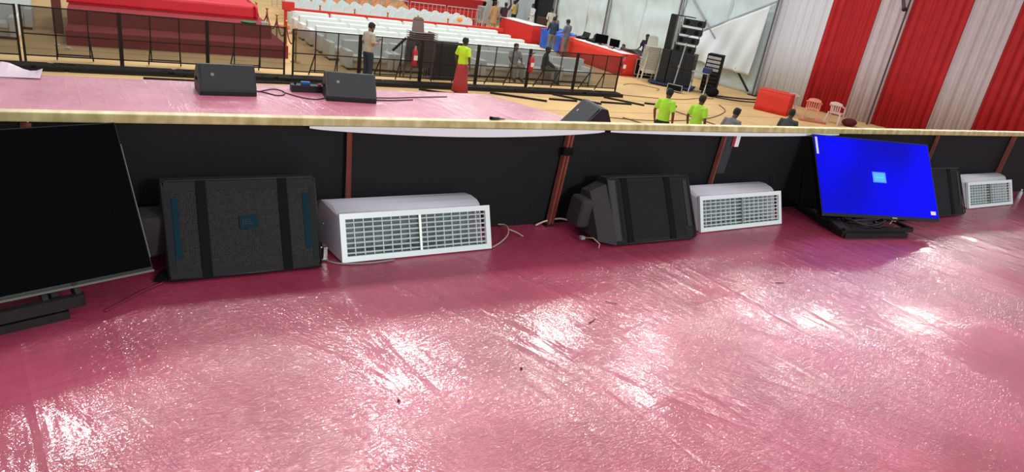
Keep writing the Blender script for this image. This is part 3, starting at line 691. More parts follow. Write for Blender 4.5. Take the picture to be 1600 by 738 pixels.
for i, (x, y) in enumerate(((-1.05, 22.2), (-1.32, 22.6))):
    tag(M().sph((0, 0, .03), .08, 8, (1, .6, .4)).obj('crumpled_paper', PAPER, loc=gp(x, y)), ['crumpled white paper by podium foot, nearer one', 'crumpled white paper by podium foot, further one'][i], 'litter')

# ---- rope stanchions
def stanchion(label, x, y, nxt=None, h=1.0, m=BRASS):
    t = thing('stanchion', label, 'stanchion', gp(x, y))
    M().tube([(0, 0, 0), (0, 0, .02), (0, 0, .05)], [.16, .16, .03], 14).obj('base', m, t); M().cyl((0, 0, .04), (0, 0, h), .028, 10).obj('post', m, t)
    M().sph((0, 0, h+.04), .05, 10).obj('knob', m, t, True); M().cyl((0, 0, h-.12), (0, 0, h-.09), .045, 10).obj('collar', m, t)
    if nxt:
        dx, dy = nxt[0]-x, nxt[1]-y
        M().tube([(dx*k/10, dy*k/10, h-.12-.42*(1-(2*k/10-1)**2)) for k in range(11)], .022, 6).obj('rope', ROPE, t, True)
SP = [(5.02, 22.3), (5.03, 23.75), (5.03, 25.3), (5.0, 26.9), (4.9, 28.5)]
sl = ['brass rope stanchion in the barricade gap', 'second brass rope stanchion from the barricade gap, beside podium steps', 'third brass rope stanchion along the right side of podium', 'fourth brass rope stanchion along the right side of podium', 'furthest brass rope stanchion beside the podium']
for i, p in enumerate(SP): stanchion(sl[i], *p, nxt=(SP[i+1] if i < 4 else None))
for i, x in enumerate((6.3, 7.75, 9.25, 10.75, 12.2, 13.7)):
    stanchion('brass stanchion %s on the red aisle carpet' % ['at the left end', 'second from left', 'third from left', 'third from right', 'second from right', 'at the right end'][i], x, 30.15, None, .95)
t = thing('orange_stand', 'thin orange-red post with a draped top at the left end of aisle', 'post', gp(5.95, 28.3))
M().b2((-.05, -.05, 0), (.05, .05, .95)).obj('shaft', REDT, t); M().b2((-.12, -.1, .9), (.32, .1, 1.22)).bevel(.02).obj('cloth_top', REDT, t)
tag(M().b2((-.0, 0, 0), (10.2, 1.0, .02)).obj('aisle_carpet', REDT, loc=gp(6.1, 29.55)), 'long strip of orange-red carpet in the aisle behind the sofas', 'carpet')
tag(M().b2((0, 0, 0), (10.0, .10, .16)).bevel(.02).obj('aisle_kerb', REDT, loc=gp(6.2, 29.25, .72)), 'orange-red cloth band running along the aisle behind last sofa row', 'cloth band')
bpy.data.objects['aisle_kerb'].location.z = G+.74
for i, x in enumerate((7.7, 9.75, 11.75, 13.4)):
    tag(M().b2((0, 0, 0), (.42, .05, .30)).bevel(.01).obj('red_cloth_flap', REDT, loc=gp(x, 29.12, .55)), 'small orange-red cloth flap hanging over the last sofa row, %s' % ['leftmost', 'second from left', 'right of the brown chair stack', 'rightmost'][i], 'cloth')

# ---- sofas
def sofa(label, x, y, rz=0, W=1.55, m=SOFAM, group='white sofas in the seating block'):
    t = thing('sofa', label, 'sofa', gp(x, y), rz, group)
    M().b2((.02, .04, .07), (W-.02, .84, .30)).bevel(.02).obj('base', SOFAS, t)
    for k in (0, 1): M().b2((.20+k*(W-.4)/2+.004, .0, .30), (.20+(k+1)*(W-.4)/2-.004, .62, .44)).bevel(.035, 2).obj('seat_cushion', m, t, smooth=35)
    M().b2((.04, .60, .28), (W-.04, .90, .84)).bevel(.05, 2).obj('backrest', m, t, smooth=35)
    for a in (0, W-.2): M().b2((a, .0, .07), (a+.2, .86, .60)).bevel(.03, 2).obj('arm', m, t, smooth=35)
    for a in (.06, W-.06): M().b2((a-.03, .06, 0), (a+.03, .12, .07)).obj('foot', STEEL, t)
    return t
s0 = sofa('whitish sofa in the front row, at the left end by the gap', 6.42, 21.45, 0)
first_row = ['whitish front-row sofa right behind the man with phone', 'whitish front-row sofa hidden partly by the brown chair stack', 'whitish front-row sofa behind the black case', 'whitish front-row sofa with a man in white sitting on it', 'whitish front-row sofa with a man in dark clothes sitting on it', 'whitish front-row sofa at the right end of the row']
fx = [8.0, 9.6, 11.2, 12.25+.55, 14.4, 16.0]
fx = [8.02, 9.62, 11.22, 12.82, 14.42]
for i, x in enumerate(fx): dup(s0, gp(x, 21.45+(0 if i < 4 else -.1)), 0, (first_row[:4]+first_row[4:5])[i], 'white sofas in the seating block')
ROWS = [(22.95, 'second'), (24.25, 'third'), (25.55, 'fourth'), (26.8, 'fifth'), (28.1, 'last')]
for y, nm in ROWS:
    for i in range(6):
        o = dup(s0, gp(6.25+i*1.575, y), 0, 'white sofa in the %s row of the seating block, %s' % (nm, ['leftmost of six', 'second of six from left', 'third of six from left', 'third of six from right', 'second of six from right', 'rightmost of six']
          [i]), 'white sofas in the seating block')
# the two sofas at the left edge
dup(s0, gp(-3.75, 23.05), 0, 'greyish white sofa at the left edge behind the cropped barricade', 'white sofas at the left edge')
dup(s0, gp(-3.55, 24.9), 0, 'greyish white sofa further back at left edge beside the brown post', 'white sofas at the left edge')
dup(s0, gp(-3.75, 26.7), 0, 'furthest whitish sofa at the left edge of the photo', 'white sofas at the left edge')

# ---- covered banquet chairs behind the aisle
def banquet(label, x, y, m=CHC, group='white covered chairs behind the aisle'):
    t = thing('covered_chair', label, 'chair', gp(x, y), 0, group)
    s = M(); s.b2((-.23, -.22, 0), (.23, .2, .48)); s.bevel(.03); s.obj('seat_cover', m, t, smooth=35)
    A = [(-.24, .16, .0), (-.24, .16, .72)]+[(.24*math.cos(a)*-1, .16, .76+.27*math.sin(a)) for a in [k*PI/8 for k in range(9)]]+[(.24, .16, .72), (.24, .16, 0)]
    M().poly(A, (0, .07, 0)).obj('back_cover', m, t, smooth=35); return t
b0 = banquet('white covered round-backed chair behind red aisle, nearest row, first from left', 7.0, 31.3)
for r, y in enumerate((31.3, 32.2, 33.1)):
    for i in range(15):
        if r == 0 and i == 0: continue
        dup(b0, gp(7.0+i*.60+.1*r, y), 0, 'white covered round-backed chair behind red aisle, %s row, %s from left' % (['nearest', 'middle', 'furthest'][r], ORD[i]))
b1 = banquet('orange-tan covered chair behind white covered chairs, nearest row, first from left', 7.4, 34.2, CHO, 'orange-tan covered chairs further back')
for r in range(3):
    for i in range(9):
        if r+i: dup(b1, gp(7.4+i*.72+.3*r, 34.2+r*1.1), 0, 'orange-tan covered chair behind white covered chairs, %s row, %s from left' % (['nearest', 'middle', 'furthest'][r], ORD[i]))
tag(M().sph((0, 0, 0), .16, 10, (1, .5, .8)).obj('orange_cushion', mat('orange_cushion', (240, 170, 90), .8), loc=gp(14.75, 31.1, .93)), 'orange cloth bundle on top of the right end white covered chairs', 'cloth')

# ---- silver railings and red counter at the back
def railing(label, x, y, W=2.0, rz=0, H=1.15):
    t = thing('silver_railing', label, 'railing', gp(x, y), rz)
    for z in (.12, .62, H): M().cyl((0, 0, z), (W, 0, z), .022, 6).obj('rail', ALU, t)
    for k in range(9): M().cyl((W*k/8, 0, 0), (W*k/8, 0, H), .016, 6).obj('upright', ALU, t)
for i, (x, y) in enumerate(((9.6, 35.4), (11.7, 35.4), (13.8, 35.3), (15.9, 35.2))):
    railing('silver railing section before the red counter, %s' % ['leftmost of four', 'second from left', 'second from right', 'rightmost of four'][i], x, y)
for i, (x, y) in enumerate(((7.2, 37.5), (9.4, 37.6), (11.6, 37.6))):
    railing('silver railing section far behind the orange covered chairs, %s' % ['left', 'middle', 'right'][i], x, y, H=1.5)
t = thing('red_counter', 'red cloth covered counter behind the silver railings', 'counter', gp(14.4, 36.9), .12)
M().b2((0, 0, 0), (5.2, .8, .8)).bevel(.02).obj('lower_cloth', mat('red_counter', (196, 44, 40), .8), t); M().b2((-.02, .3, .8), (5.2, .9, 1.45)).bevel(.02).obj('upper_panel', mat('red_counter2', (170, 34, 36), .8), t)
M().b2((5.0, .2, .8), (5.3, .5, 1.4)).obj('dark_box', BLK2, t)
t = thing('white_cooler', 'big white air cooler with a dark outlet at the back', 'cooler', gp(20.4, 39.2), .1)
M().b2((-.65, -.4, 0), (.6, .5, 1.0)).bevel(.04).obj('tank', BEIGE, t); M().prism([(-.35, 1.0), (.5, 1.0), (.5, 1.75), (-.1, 1.75), (-.35, 1.5)], -.6, .55).obj('hood', BEIGE, t)
M().b2((-.1, -.43, 1.15), (.35, -.33, 1.6)).bevel(.02).obj('outlet', BLK2, t)
for k in range(6): M().b2((-.58, -.43, .12+.13*k), (.54, -.40, .17+.13*k)).obj('louver', mat('dark_louver', (90, 96, 100), .6), t)

# ---- plastic chairs
def mono_mesh(back_h=1.02, w=.56):
    m = M(); h = w/2
    m.b2((-h+.10, -.2, .40), (h-.10, .22, .425))
    m.b2((-h, -.27, .606), (-h+.07, .24, .622)); m.b2((h-.07, -.27, .606), (h, .24, .622)); m.b2((-h+.07, -.27, .606), (h-.07, -.17, .622))      # protruding rim of arms and front
    m.b2((-h+.09, -.19, .40), (-h+.10, .20, .61)); m.b2((h-.10, -.19, .40), (h-.09, .20, .61)); m.b2((-h+.10, -.19, .36), (h-.10, -.18, .61))
    b = .24 if w < .8 else .21
    m.poly([(-b, .20, .425), (b, .20, .425), (b*.92, .30, back_h-.06), (b*.6, .31, back_h), (-b*.6, .31, back_h), (-b*.92, .30, back_h-.06)], (0, .012, 0))
    m.b2((-b*.9, .285, back_h-.075), (b*.9, .325, back_h-.06))
    for sx in (-1, 1):
        m.bar((sx*(h-.05), -.22, 0), (sx*(h-.06), -.215, .40), .03, .05); m.bar((sx*(h-.05), .25, 0), (sx*(h-.06), .21, .42), .03, .05)
    return m
def stack(n, x, y, rz, m, label, group, pitch=.062, lean=0, w=.56):
    o0 = mono_mesh(w=w).obj('plastic_chair', m); 
    for k in range(n):
        o = o0 if k == 0 else copy_part(o0)
        o.location = gp(x+lean*k*.05*math.cos(rz), y-.006*k, k*pitch); o.rotation_euler = (0, 0, rz); tag(o, '%s, %s from bottom' % (label, ORD[k]), 'chair', group)
stack(15, 8.55, 20.75, .15, BROWN, 'brown plastic armchair in stack right of fire extinguisher', 'brown chairs in the tall stack', w=.86)
stack(15, 20.0, 22.85, -.35, BEIGE, 'beige plastic armchair in stack left of speaker tower', 'beige chairs in the tall stack', w=.72)
stack(14, 19.6, 35.6, PI+.3, mat('grey_plastic', (190, 192, 190), .5), 'light grey plastic chair in stack behind the man in tan', 'grey chairs stacked at the back', w=.7)
stack(12, 18.5, 35.9, PI+.3, mat('grey_plastic', (190, 192, 190), .5), 'light grey plastic chair in stack by the red counter', 'grey chairs stacked beside the red counter', w=.7)
def armchair(label, x, y, rz, m):
    t = thing('plastic_armchair', label, 'chair', gp(x, y), rz)
    M().box((0, 0, .42), (.44, .44, .03)).bevel(.012).obj('seat', m, t)
    bk = M()
    for k in range(5): bk.bar((-.15+.075*k, .21, .43), (-.17+.085*k, .30, .80), .045, .014)
    bk.grid(8, 3, lambda u, v: (-.23+.46*u, .30+.03*(1-(2*u-1)**2), .72+.14*v*(1-.4*(2*u-1)**2)))
    bk.obj('backrest', m, t, thick=.014)
    for sx in (-1, 1):
        M().bar((sx*.24, -.22, 0), (sx*.235, -.18, .64), .05, .035).obj('leg', m, t); M().bar((sx*.25, .30, 0), (sx*.21, .20, .44), .05, .035).obj('leg', m, t)
        M().tube([(sx*.235, -.20, .63), (sx*.27, -.05, .66), (sx*.26, .15, .68), (sx*.20, .31, .76)], [.026, .03, .03, .024], 8).obj('armrest', m, t, True)
    M().bar((-.22, -.21, .36), (.22, -.21, .36), .02, .05).obj('front_apron', m, t)
    return t
armchair('peach plastic armchair right behind the red cube table', 23.25, 16.75, 2.2, PEACH)
armchair('pinkish white plastic armchair right of the peach one', 23.95, 16.2, 1.9, PINKW)
armchair('pinkish plastic armchair mostly hidden behind the red cube table', 23.0, 17.7, 2.6, PINKW)
t = thing('cube_table', 'small table fully covered in orange-red cloth near corner tent pole', 'table', gp(21.70, 18.2), math.atan2(-.86, .45))
def skirt(t, L, Wd_, Hh_, m):
    M().b2((.02, .02, 0), (L-.02, Wd_-.02, Hh_-.02)).obj('table_body', m, t)
    def side(a, b, n=30):
        a, b = Vector(a), Vector(b); nr = Vector((b.y-a.y, a.x-b.x, 0)).normalized()
        return M().grid(n, 4, lambda u, v: tuple(a+(b-a)*u+nr*((.012+.012*math.sin(17*u+1))*(v))+Vector((0, 0, Hh_*(1-v)+.01)))).obj('cloth_side', m, t, True, thick=.006)
    side((0, 0, 0), (L, 0, 0)); side((L, 0, 0), (L, Wd_, 0)); side((L, Wd_, 0), (0, Wd_, 0)); side((0, Wd_, 0), (0, 0, 0))
    M().b2((-.005, -.005, Hh_), (L+.005, Wd_+.005, Hh_+.012)).obj('cloth_top', m, t)
skirt(t, 1.25, .85, .80, REDT)
tag(M().sph((0, 0, .14), .3, 14, (1.2, .8, .5)).obj('cloth_bundle', MAROON, loc=gp(24.5, 15.9)), 'dark maroon cloth bundle on the floor below the red drape', 'cloth')
tag(M().b2((-.5, -.1, 0), (.5, .1, .06)).obj('floor_board', mat('orange_board', (196, 110, 80), .8), loc=gp(22.9, 16.35), rot=(0, 0, -.55)), 'flat orange-brown board on floor before the peach armchair', 'board')

# ---- long tables with control gear along the side wall
t = thing('console_table', 'long orange-red draped table with monitors and laptops along the tent wall', 'table', gp(19.25, 23.75), PI/2)
skirt(t, 4.9, -.95+1.9, .92, REDT)
t.rotation_euler = (0, 0, PI/2); t.location = gp(20.15, 23.75)
M().b2((.1, -.02+.3, .935), (4.0, .93, .94)).obj('white_runner', PAPER, t)
t = thing('display_table', 'red table with white top at the back left of the blue tarp', 'table', gp(20.1, 31.6), PI/2+.12)
skirt(t, 3.0, .95, .95, mat('red_side', (206, 40, 36), .8)); M().b2((-.02, -.02, .96), (3.02, .97, .985)).obj('white_top', PAPER, t)
t = tag(M().grid(30, 24, lambda u, v: (0, 0, 0)).obj('blue_tarp', BLUE), 'crumpled blue tarpaulin covering a table beside two standing men', 'tarpaulin')
bpy.data.objects.remove(t)
m = M(); m.b2((0, 0, 0), (1.0, 1.9, 1.0)); bmesh.ops.subdivide_edges(m.bm, edges=m.bm.edges[:], cuts=14, use_grid_fill=True)
for v in m.bm.verts: v.co += Vector((noise.noise(v.co*2.3), noise.noise(v.co*2.3+Vector((9, 0, 0))), noise.noise(v.co*2.7+Vector((0, 9, 0)))*.8))*.14*(.3+v.co.z)
o = m.obj('blue_tarp', BLUE, loc=gp(19.35, 29.0)); md = o.modifiers.new('smooth', 'SUBSURF'); md.levels = 1; md.render_levels = 1
tag(o, 'crumpled blue tarpaulin over a table beside the two standing men', 'tarpaulin')
def monitor(label, x, y, rz, w_=.55, h_=.34, z=.935):
    t = thing('monitor', label, 'monitor', gp(x, y, z), rz)
    M().b2((-w_/2, -.02, .08), (w_/2, .02, .08+h_)).bevel(.006).obj('panel', TVB, t); M().b2((-w_/2+.015, -.024, .095), (w_/2-.015, -.019, .065+h_)).obj('glass', TVG, t)
    M().b2((-.03, .0, 0), (.03, .04, .2)).obj('neck', BLK2, t); M().b2((-.12, -.08, 0), (.12, .1, .015)).obj('base', BLK2, t)
monitor('black monitor on the red table, the larger one', 19.75, 26.2, 2.2+PI, .62, .40)
monitor('black monitor on the red table nearest the tent pole', 19.85, 25.3, 2.0+PI, .5, .34)
def gear(label, x, y, rz, d, name='mixing_console', z=.935, lid=True, m=BLK2, knobs=True, cat='equipment'):
    t = thing(name, label, cat, gp(x, y, z), rz)
    M().prism([(0, 0), (0, d[2]*.5), (d[1], d[2]), (d[1], 0)], -d[0]/2, d[0]/2).bevel(.006).obj('chassis', m, t)
    if knobs:
        for k in range(6): M().box((-d[0]/2+d[0]*(k+.5)/6, d[1]*.45, d[2]*.75), (.02, .10, .03)).obj('fader_bank', SILVER, t)
    if lid: M().poly([(-d[0]/2, d[1], d[2]), (d[0]/2, d[1], d[2]), (d[0]/2, d[1]+.06, d[2]+.2), (-d[0]/2, d[1]+.06, d[2]+.2)], (0, .01, 0)).obj('screen', TVB, t)
gear('black lighting desk left of the larger black monitor', 19.7, 27.0, 2*PI-PI/2, (.7, .4, .14))
gear('black mixing desk at the far end of red table', 19.7, 27.9, 2*PI-PI/2, (.6, .35, .14))
for i, (x, y) in enumerate(((20.0, 28.3), (20.0, 27.5))):
    t = thing('laptop', ['open silver laptop at the far end of the red table', 'open blue-grey laptop on the red table'][i], 'laptop', gp(x, y, .935), -PI/2-.2)
    M().b2((-.17, 0, 0), (.17, .24, .02)).obj('keyboard', ALU, t); M().poly([(-.17, .24, .02), (.17, .24, .02), (.17, .32, .25), (-.17, .32, .25)], (0, .01, 0)).obj('screen', mat('laptop_back', (150, 170, 190), .4), t)
for i in range(5):
    tag(M().box((0, 0, .02), (.2, .14, .04), R3('Z', i)).obj('papers', [PAPER, BLUEP, PAPER, BLK2, ALU][i], loc=gp(19.6+.1*(i % 2), 24.4+.22*i, .935)), ['white papers at the near end of red table', 'blue notebook on the red table near the tent pole', 'white sheet on red table beside the blue notebook', 'small black box on red table before the smaller monitor', 'grey adapter on red table next to the small black box'][i], 'papers' if i in (0, 2) else 'item')
# big covered mixing desk at the near end
t = thing('covered_console', 'big black mixing desk under a loose black cover beside seated man', 'equipment', gp(21.0, 24.0, .0), PI/2)
M().b2((-.2, -.4, .0), (1.7, .45, .75)).obj('table_body', BLK2, t)
m = M(); m.b2((-.2, -.4, .75), (1.7, .45, .95)); bmesh.ops.subdivide_edges(m.bm, edges=m.bm.edges[:], cuts=7, use_grid_fill=True)
for v in m.bm.verts: v.co += Vector((0, 0, .12*noise.noise(v.co*2.5)))
m.obj('cover', mat('desk_cover', (34, 38, 42), .6), t, True)
# road case
def roadcase(label, x, y, rz, d):
    t = thing('road_case', label, 'case', gp(x, y), rz); a, b, c = d
    M().b2((0, 0, .12), (a, b, c)).bevel(.01).obj('body', BLK2, t)
    for X in (0, a):
        for Y in (0, b): M().b2((X-.02, Y-.02, .12), (X+.02, Y+.02, c)).obj('corner_trim', ALU, t)
    for z in (.13, c): 
        M().b2((0, -.015, z-.02), (a, .015, z+.02)).obj('edge_trim', ALU, t); M().b2((-.015, 0, z-.02), (.015, b, z+.02)).obj('edge_trim', ALU, t)
    M().b2((a/2-.02, -.02, .12), (a/2+.02, .01, c)).obj('centre_trim', ALU, t)
    for X in (.1, a-.1): M().cyl((X, .1, .05), (X+.03, .1, .05), .05, 10).obj('castor', BLK2, t); M().cyl((X, b-.1, .05), (X+.03, b-.1, .05), .05, 10).obj('castor', BLK2, t)
    M().b2((.1, .1, c+.02), (a-.15, b-.1, c+.09)).bevel(.01).obj('lid_gear', ALU, t)
roadcase('black road case with silver edges before the man in black', 20.0, 23.7, -1.0+PI/2-.9, (1.1, .6, .78))
roadcase('smaller black road case behind the beige chair stack', 21.3, 23.6, -.2, (.7, .6, .85))

# ---- speaker tower
def sub(label, x, y, z, rz, d=(1.0, .75, .74), gr=None):
    t = thing('subwoofer', label, 'speaker', gp(x, y, z), rz)
    M().b2((0, 0, 0), d).bevel(.015).obj('cabinet', CABIN, t)
    M().b2((.04, -.012, .04), (d[0]-.04, .0, d[2]-.04)).obj('grille', mat('sub_grille', (20, 22, 28), .7), t)
    for X in (0, d[0]): M().box((X, d[1]/2, d[2]*.6), (.012, .16, .06)).obj('handle', BLK2, t)
rzt = -.95
tcx, tcy = 20.05, 21.55
ux, uy = math.cos(rzt), math.sin(rzt)
for k in range(2): sub(['lower big black subwoofer at the foot of the speaker tower', 'upper big black subwoofer right under the line array'][k], 20.28, 21.95, .14+.67*k, rzt, (1.0, .8, .66))
sub('tall black speaker cabinet left of the two subwoofers', 20.05, 22.28, .14, rzt, (.36, .8, 1.36))
t = thing('dolly_board', 'dark blue wheeled board carrying the speaker tower', 'dolly', gp(19.9, 22.4), rzt)
M().b2((-.10, -.18, .06), (1.75, .95, .13)).obj('board', BLUEB, t)
for X in (.05, 1.5):
    for Y in (-.05, .8): M().cyl((X, Y, .03), (X+.05, Y, .03), .03, 8).obj('castor', BLK2, t)
t0 = None
la = ['bottom', 'second from bottom', 'second from top', 'top']
for k in range(4):
    z = 1.49+.355*k
    if t0 is None:
        t0 = thing('line_array_box', 'x', 'speaker', gp(20.42, 22.05, z), rzt, 'line array boxes on the speaker tower')
        M().prism([(0, .0), (0, .27), (.5, .22), (.5, .04)], 0, .85).bevel(.01).obj('cabinet', CABIN, t0); M().b2((.32, -.02, .02), (.53, .0, .25)).obj('horn', mat('sub_grille', (20, 22, 28)), t0)
        for X in (.17, .68): M().cyl((X, -.01, .13), (X, .01, .13), .10, 12).obj('driver', BLK2, t0)
        for X in (-.012, .862): M().b2((X-.012, .10, 0), (X+.012, .20, .34)).obj('rigging_plate', STEEL, t0)
        o = t0
    else: o = dup(t0)
    o['label'] = 'black line array speaker box, %s of four on the tower' % la[k]; o.location = gp(20.42+.03*k, 22.05-.045*k, z)
t = thing('array_frame', 'tall black frame panel at left of the line array boxes', 'frame', gp(20.24, 22.30, 1.49), rzt)
M().b2((-.10, .0, 0), (.17, .14, 1.40)).obj('panel', STEEL, t); M().b2((-.10, .14, 1.38), (.9, .2, 1.42)).obj('arm', STEEL, t)
t = thing('lifting_handle', 'thin grey lever leaning on the front of the speaker tower', 'lever', gp(20.3, 21.4), rzt)
M().bar((0, -.1, 0), (.1, .12, 1.9), .04).obj('bar', ALU, t); M().box((.05, -.05, .95), (.09, .06, .10)).obj('bracket', SILVER, t)
t = thing('stage_box', 'small silver-framed box lying at the foot of speaker tower', 'box', gp(19.55, 20.95), rzt)
M().b2((0, 0, .05), (.6, .25, .30)).obj('box', BLK2, t)
for z in (.06, .30): M().b2((-.01, -.012, z-.015), (.61, .0, z+.015)).obj('edge', ALU, t)
for X in (0, .6): M().b2((X-.015, -.012, .05), (X+.015, .0, .3)).obj('edge', ALU, t)
# amplifier racks
t = thing('amplifier_rack', 'black rack of silver-fronted amplifiers right of the speaker tower', 'rack', gp(21.35, 20.95), rzt)
M().b2((0, 0, .1), (.62, .7, 1.62)).bevel(.01).obj('cabinet', BLK2, t)
for k in range(9): M().b2((.04, -.02, .16+.16*k), (.58, 0, .27+.16*k)).obj('amplifier', ALU if k > 4 else STEEL, t)
for X in (.1, .5): M().cyl((X, .1, .05), (X+.04, .1, .05), .05, 8).obj('castor', BLK2, t)
t = thing('gear_table', 'small folding table with blue and black gear by the amplifier rack', 'table', gp(20.95, 21.1), rzt)
M().b2((0, -.5, .86), (.7, 0, .89)).obj('top', ALU, t)
for X in (.04, .66):
    M().bar((X, -.46, 0), (X, -.04, .86), .03).obj('leg', ALU, t); M().bar((X, -.04, 0), (X, -.46, .86), .03).obj('leg', ALU, t)
tag(M().box((0, 0, .1), (.36, .3, .2)).bevel(.04).obj('blue_bag', BLUEB, loc=gp(21.1, 20.5, .89), rot=(0, 0, rzt)), 'dark blue bag on the small folding table', 'bag')
tag(M().sph((0, 0, .19), .24, 12, (1.3, 1, .8)).obj('cable_heap', BLK2, loc=gp(21.35, 20.2), smooth=True), 'black heap of coiled cable in front of the amplifier rack', 'cable')

# ---- black equipment case between the brown stack and the worker
t = thing('equipment_case', 'black equipment case on a black metal trolley behind barricade', 'case', gp(9.05, 20.55), .05)
M().b2((0, 0, .55), (1.05, .6, 1.12)).bevel(.02).obj('case', BLK2, t); M().b2((0.04, .02, 1.12), (1.0, .58, 1.2)).obj('lid', mat('slate_lid', (50, 58, 68), .5), t); M().b2((.02, .05, .05), (1.0, .55, .5)).bevel(.02).obj('lower_case', BLK, t)
for X in (.0, 1.05):
    for Y in (0, .6): M().bar((X, Y, 0), (X, Y, 1.2), .035).obj('frame_leg', STEEL, t)
for z in (.12, .54): M().bar((0, -.02, z), (1.05, -.02, z), .03).obj('frame_rail', SILVER if z < .2 else STEEL, t)

# ---- fire extinguishers hooked on the barricades
def extinguisher(label, x, y, z):
    t = thing('fire_extinguisher', label, 'extinguisher', gp(x, y, z))
    M().tube([(0, 0, 0), (0, 0, .02), (0, 0, .42), (0, 0, .50), (0, 0, .53)], [.07, .085, .085, .05, .025], 14).obj('cylinder', REDX, t, smooth=40)
    M().b2((-.03, -.02, .53), (.03, .02, .60)).obj('valve', SILVER, t); M().bar((-.02, 0, .60), (.10, 0, .64), .02).obj('lever', BLK2, t)
    M().tube([(-.03, 0, .57), (-.12, -.02, .58), (-.15, -.03, .45), (-.12, -.05, .25)], .014, 6).obj('hose', CABLE, t, True); M().b2((-.06, -.09, .18), (.06, -.083, .32)).obj('label_plate', PAPER, t)
extinguisher('red fire extinguisher on barricade left of the brown chair stack', 7.98, 19.70, .58)
extinguisher('red fire extinguisher on barricade between the two seated men', 12.15, 19.70, .62)
extinguisher('red fire extinguisher at the right end of the barricades', 15.98, 19.62, .80)
tag(M().bar(gp(7.35, 19.95, .95), gp(7.75, 19.95, 1.35), .06).obj('nozzle_pipe', BLK2), 'short black pipe hooked on barricade beside left fire extinguisher', 'pipe')

# ================================================================== PEOPLE
def skin_mat(c): return mat('skin_%d_%d' % (c[0], c[1]), c, .6, var=.05)
HAIR = mat('black_hair', (22, 19, 20), .7, bump=.6, bscale=60)
EYEW = mat('eye_white', (215, 210, 205), .3); EYED = mat('eye_dark', (20, 14, 12), .3); LIP = mat('lips', (96, 52, 48), .6)
def remesh(o, v):
    md = o.modifiers.new('fuse', 'REMESH'); md.mode = 'VOXEL'; md.voxel_size = v; md.use_smooth_shade = True
    s = o.modifiers.new('soften', 'SMOOTH'); s.factor = .5; s.iterations = 2
def hand(m, w_, d, palm_n, side, curl=.5):
    """palm and five separate bent fingers; d = forearm direction, palm_n = palm normal, side = thumb side"""
    w_, d, n, s = Vector(w_), Vector(d).normalized(), Vector(palm_n).normalized(), Vector(side).normalized()
    k = w_+d*.085
    m.tube([w_-d*.02, w_+d*.03, k], [.026, .038, .040], 10, el=[.75, .48, .42], side=s)
    for i, (o, L, r) in enumerate(((.030, .068, .0085), (.010, .078, .0088), (-.011, .072, .0085), (-.031, .056, .0075))):
        p = k-d*.012+s*o; d1 = (d+n*curl*.5).normalized(); d2 = (d+n*curl*1.4).normalized(); d3 = (d*.6+n*curl*2).normalized()
        a = p+d1*L*.48; b = a+d2*L*.3; c = b+d3*L*.26
        m.tube([p, a, b, c], [r*1.1, r, r*.9, r*.7], 7)
    p = w_+d*.022+s*.030; a = p+(d*.6+s*.75+n*.2).normalized()*.036; b = a+(d*.95+s*.25+n*.45).normalized()*.030
    m.tube([p, a, b], [.014, .0115, .008], 7)
SHIRT_VOX = .018
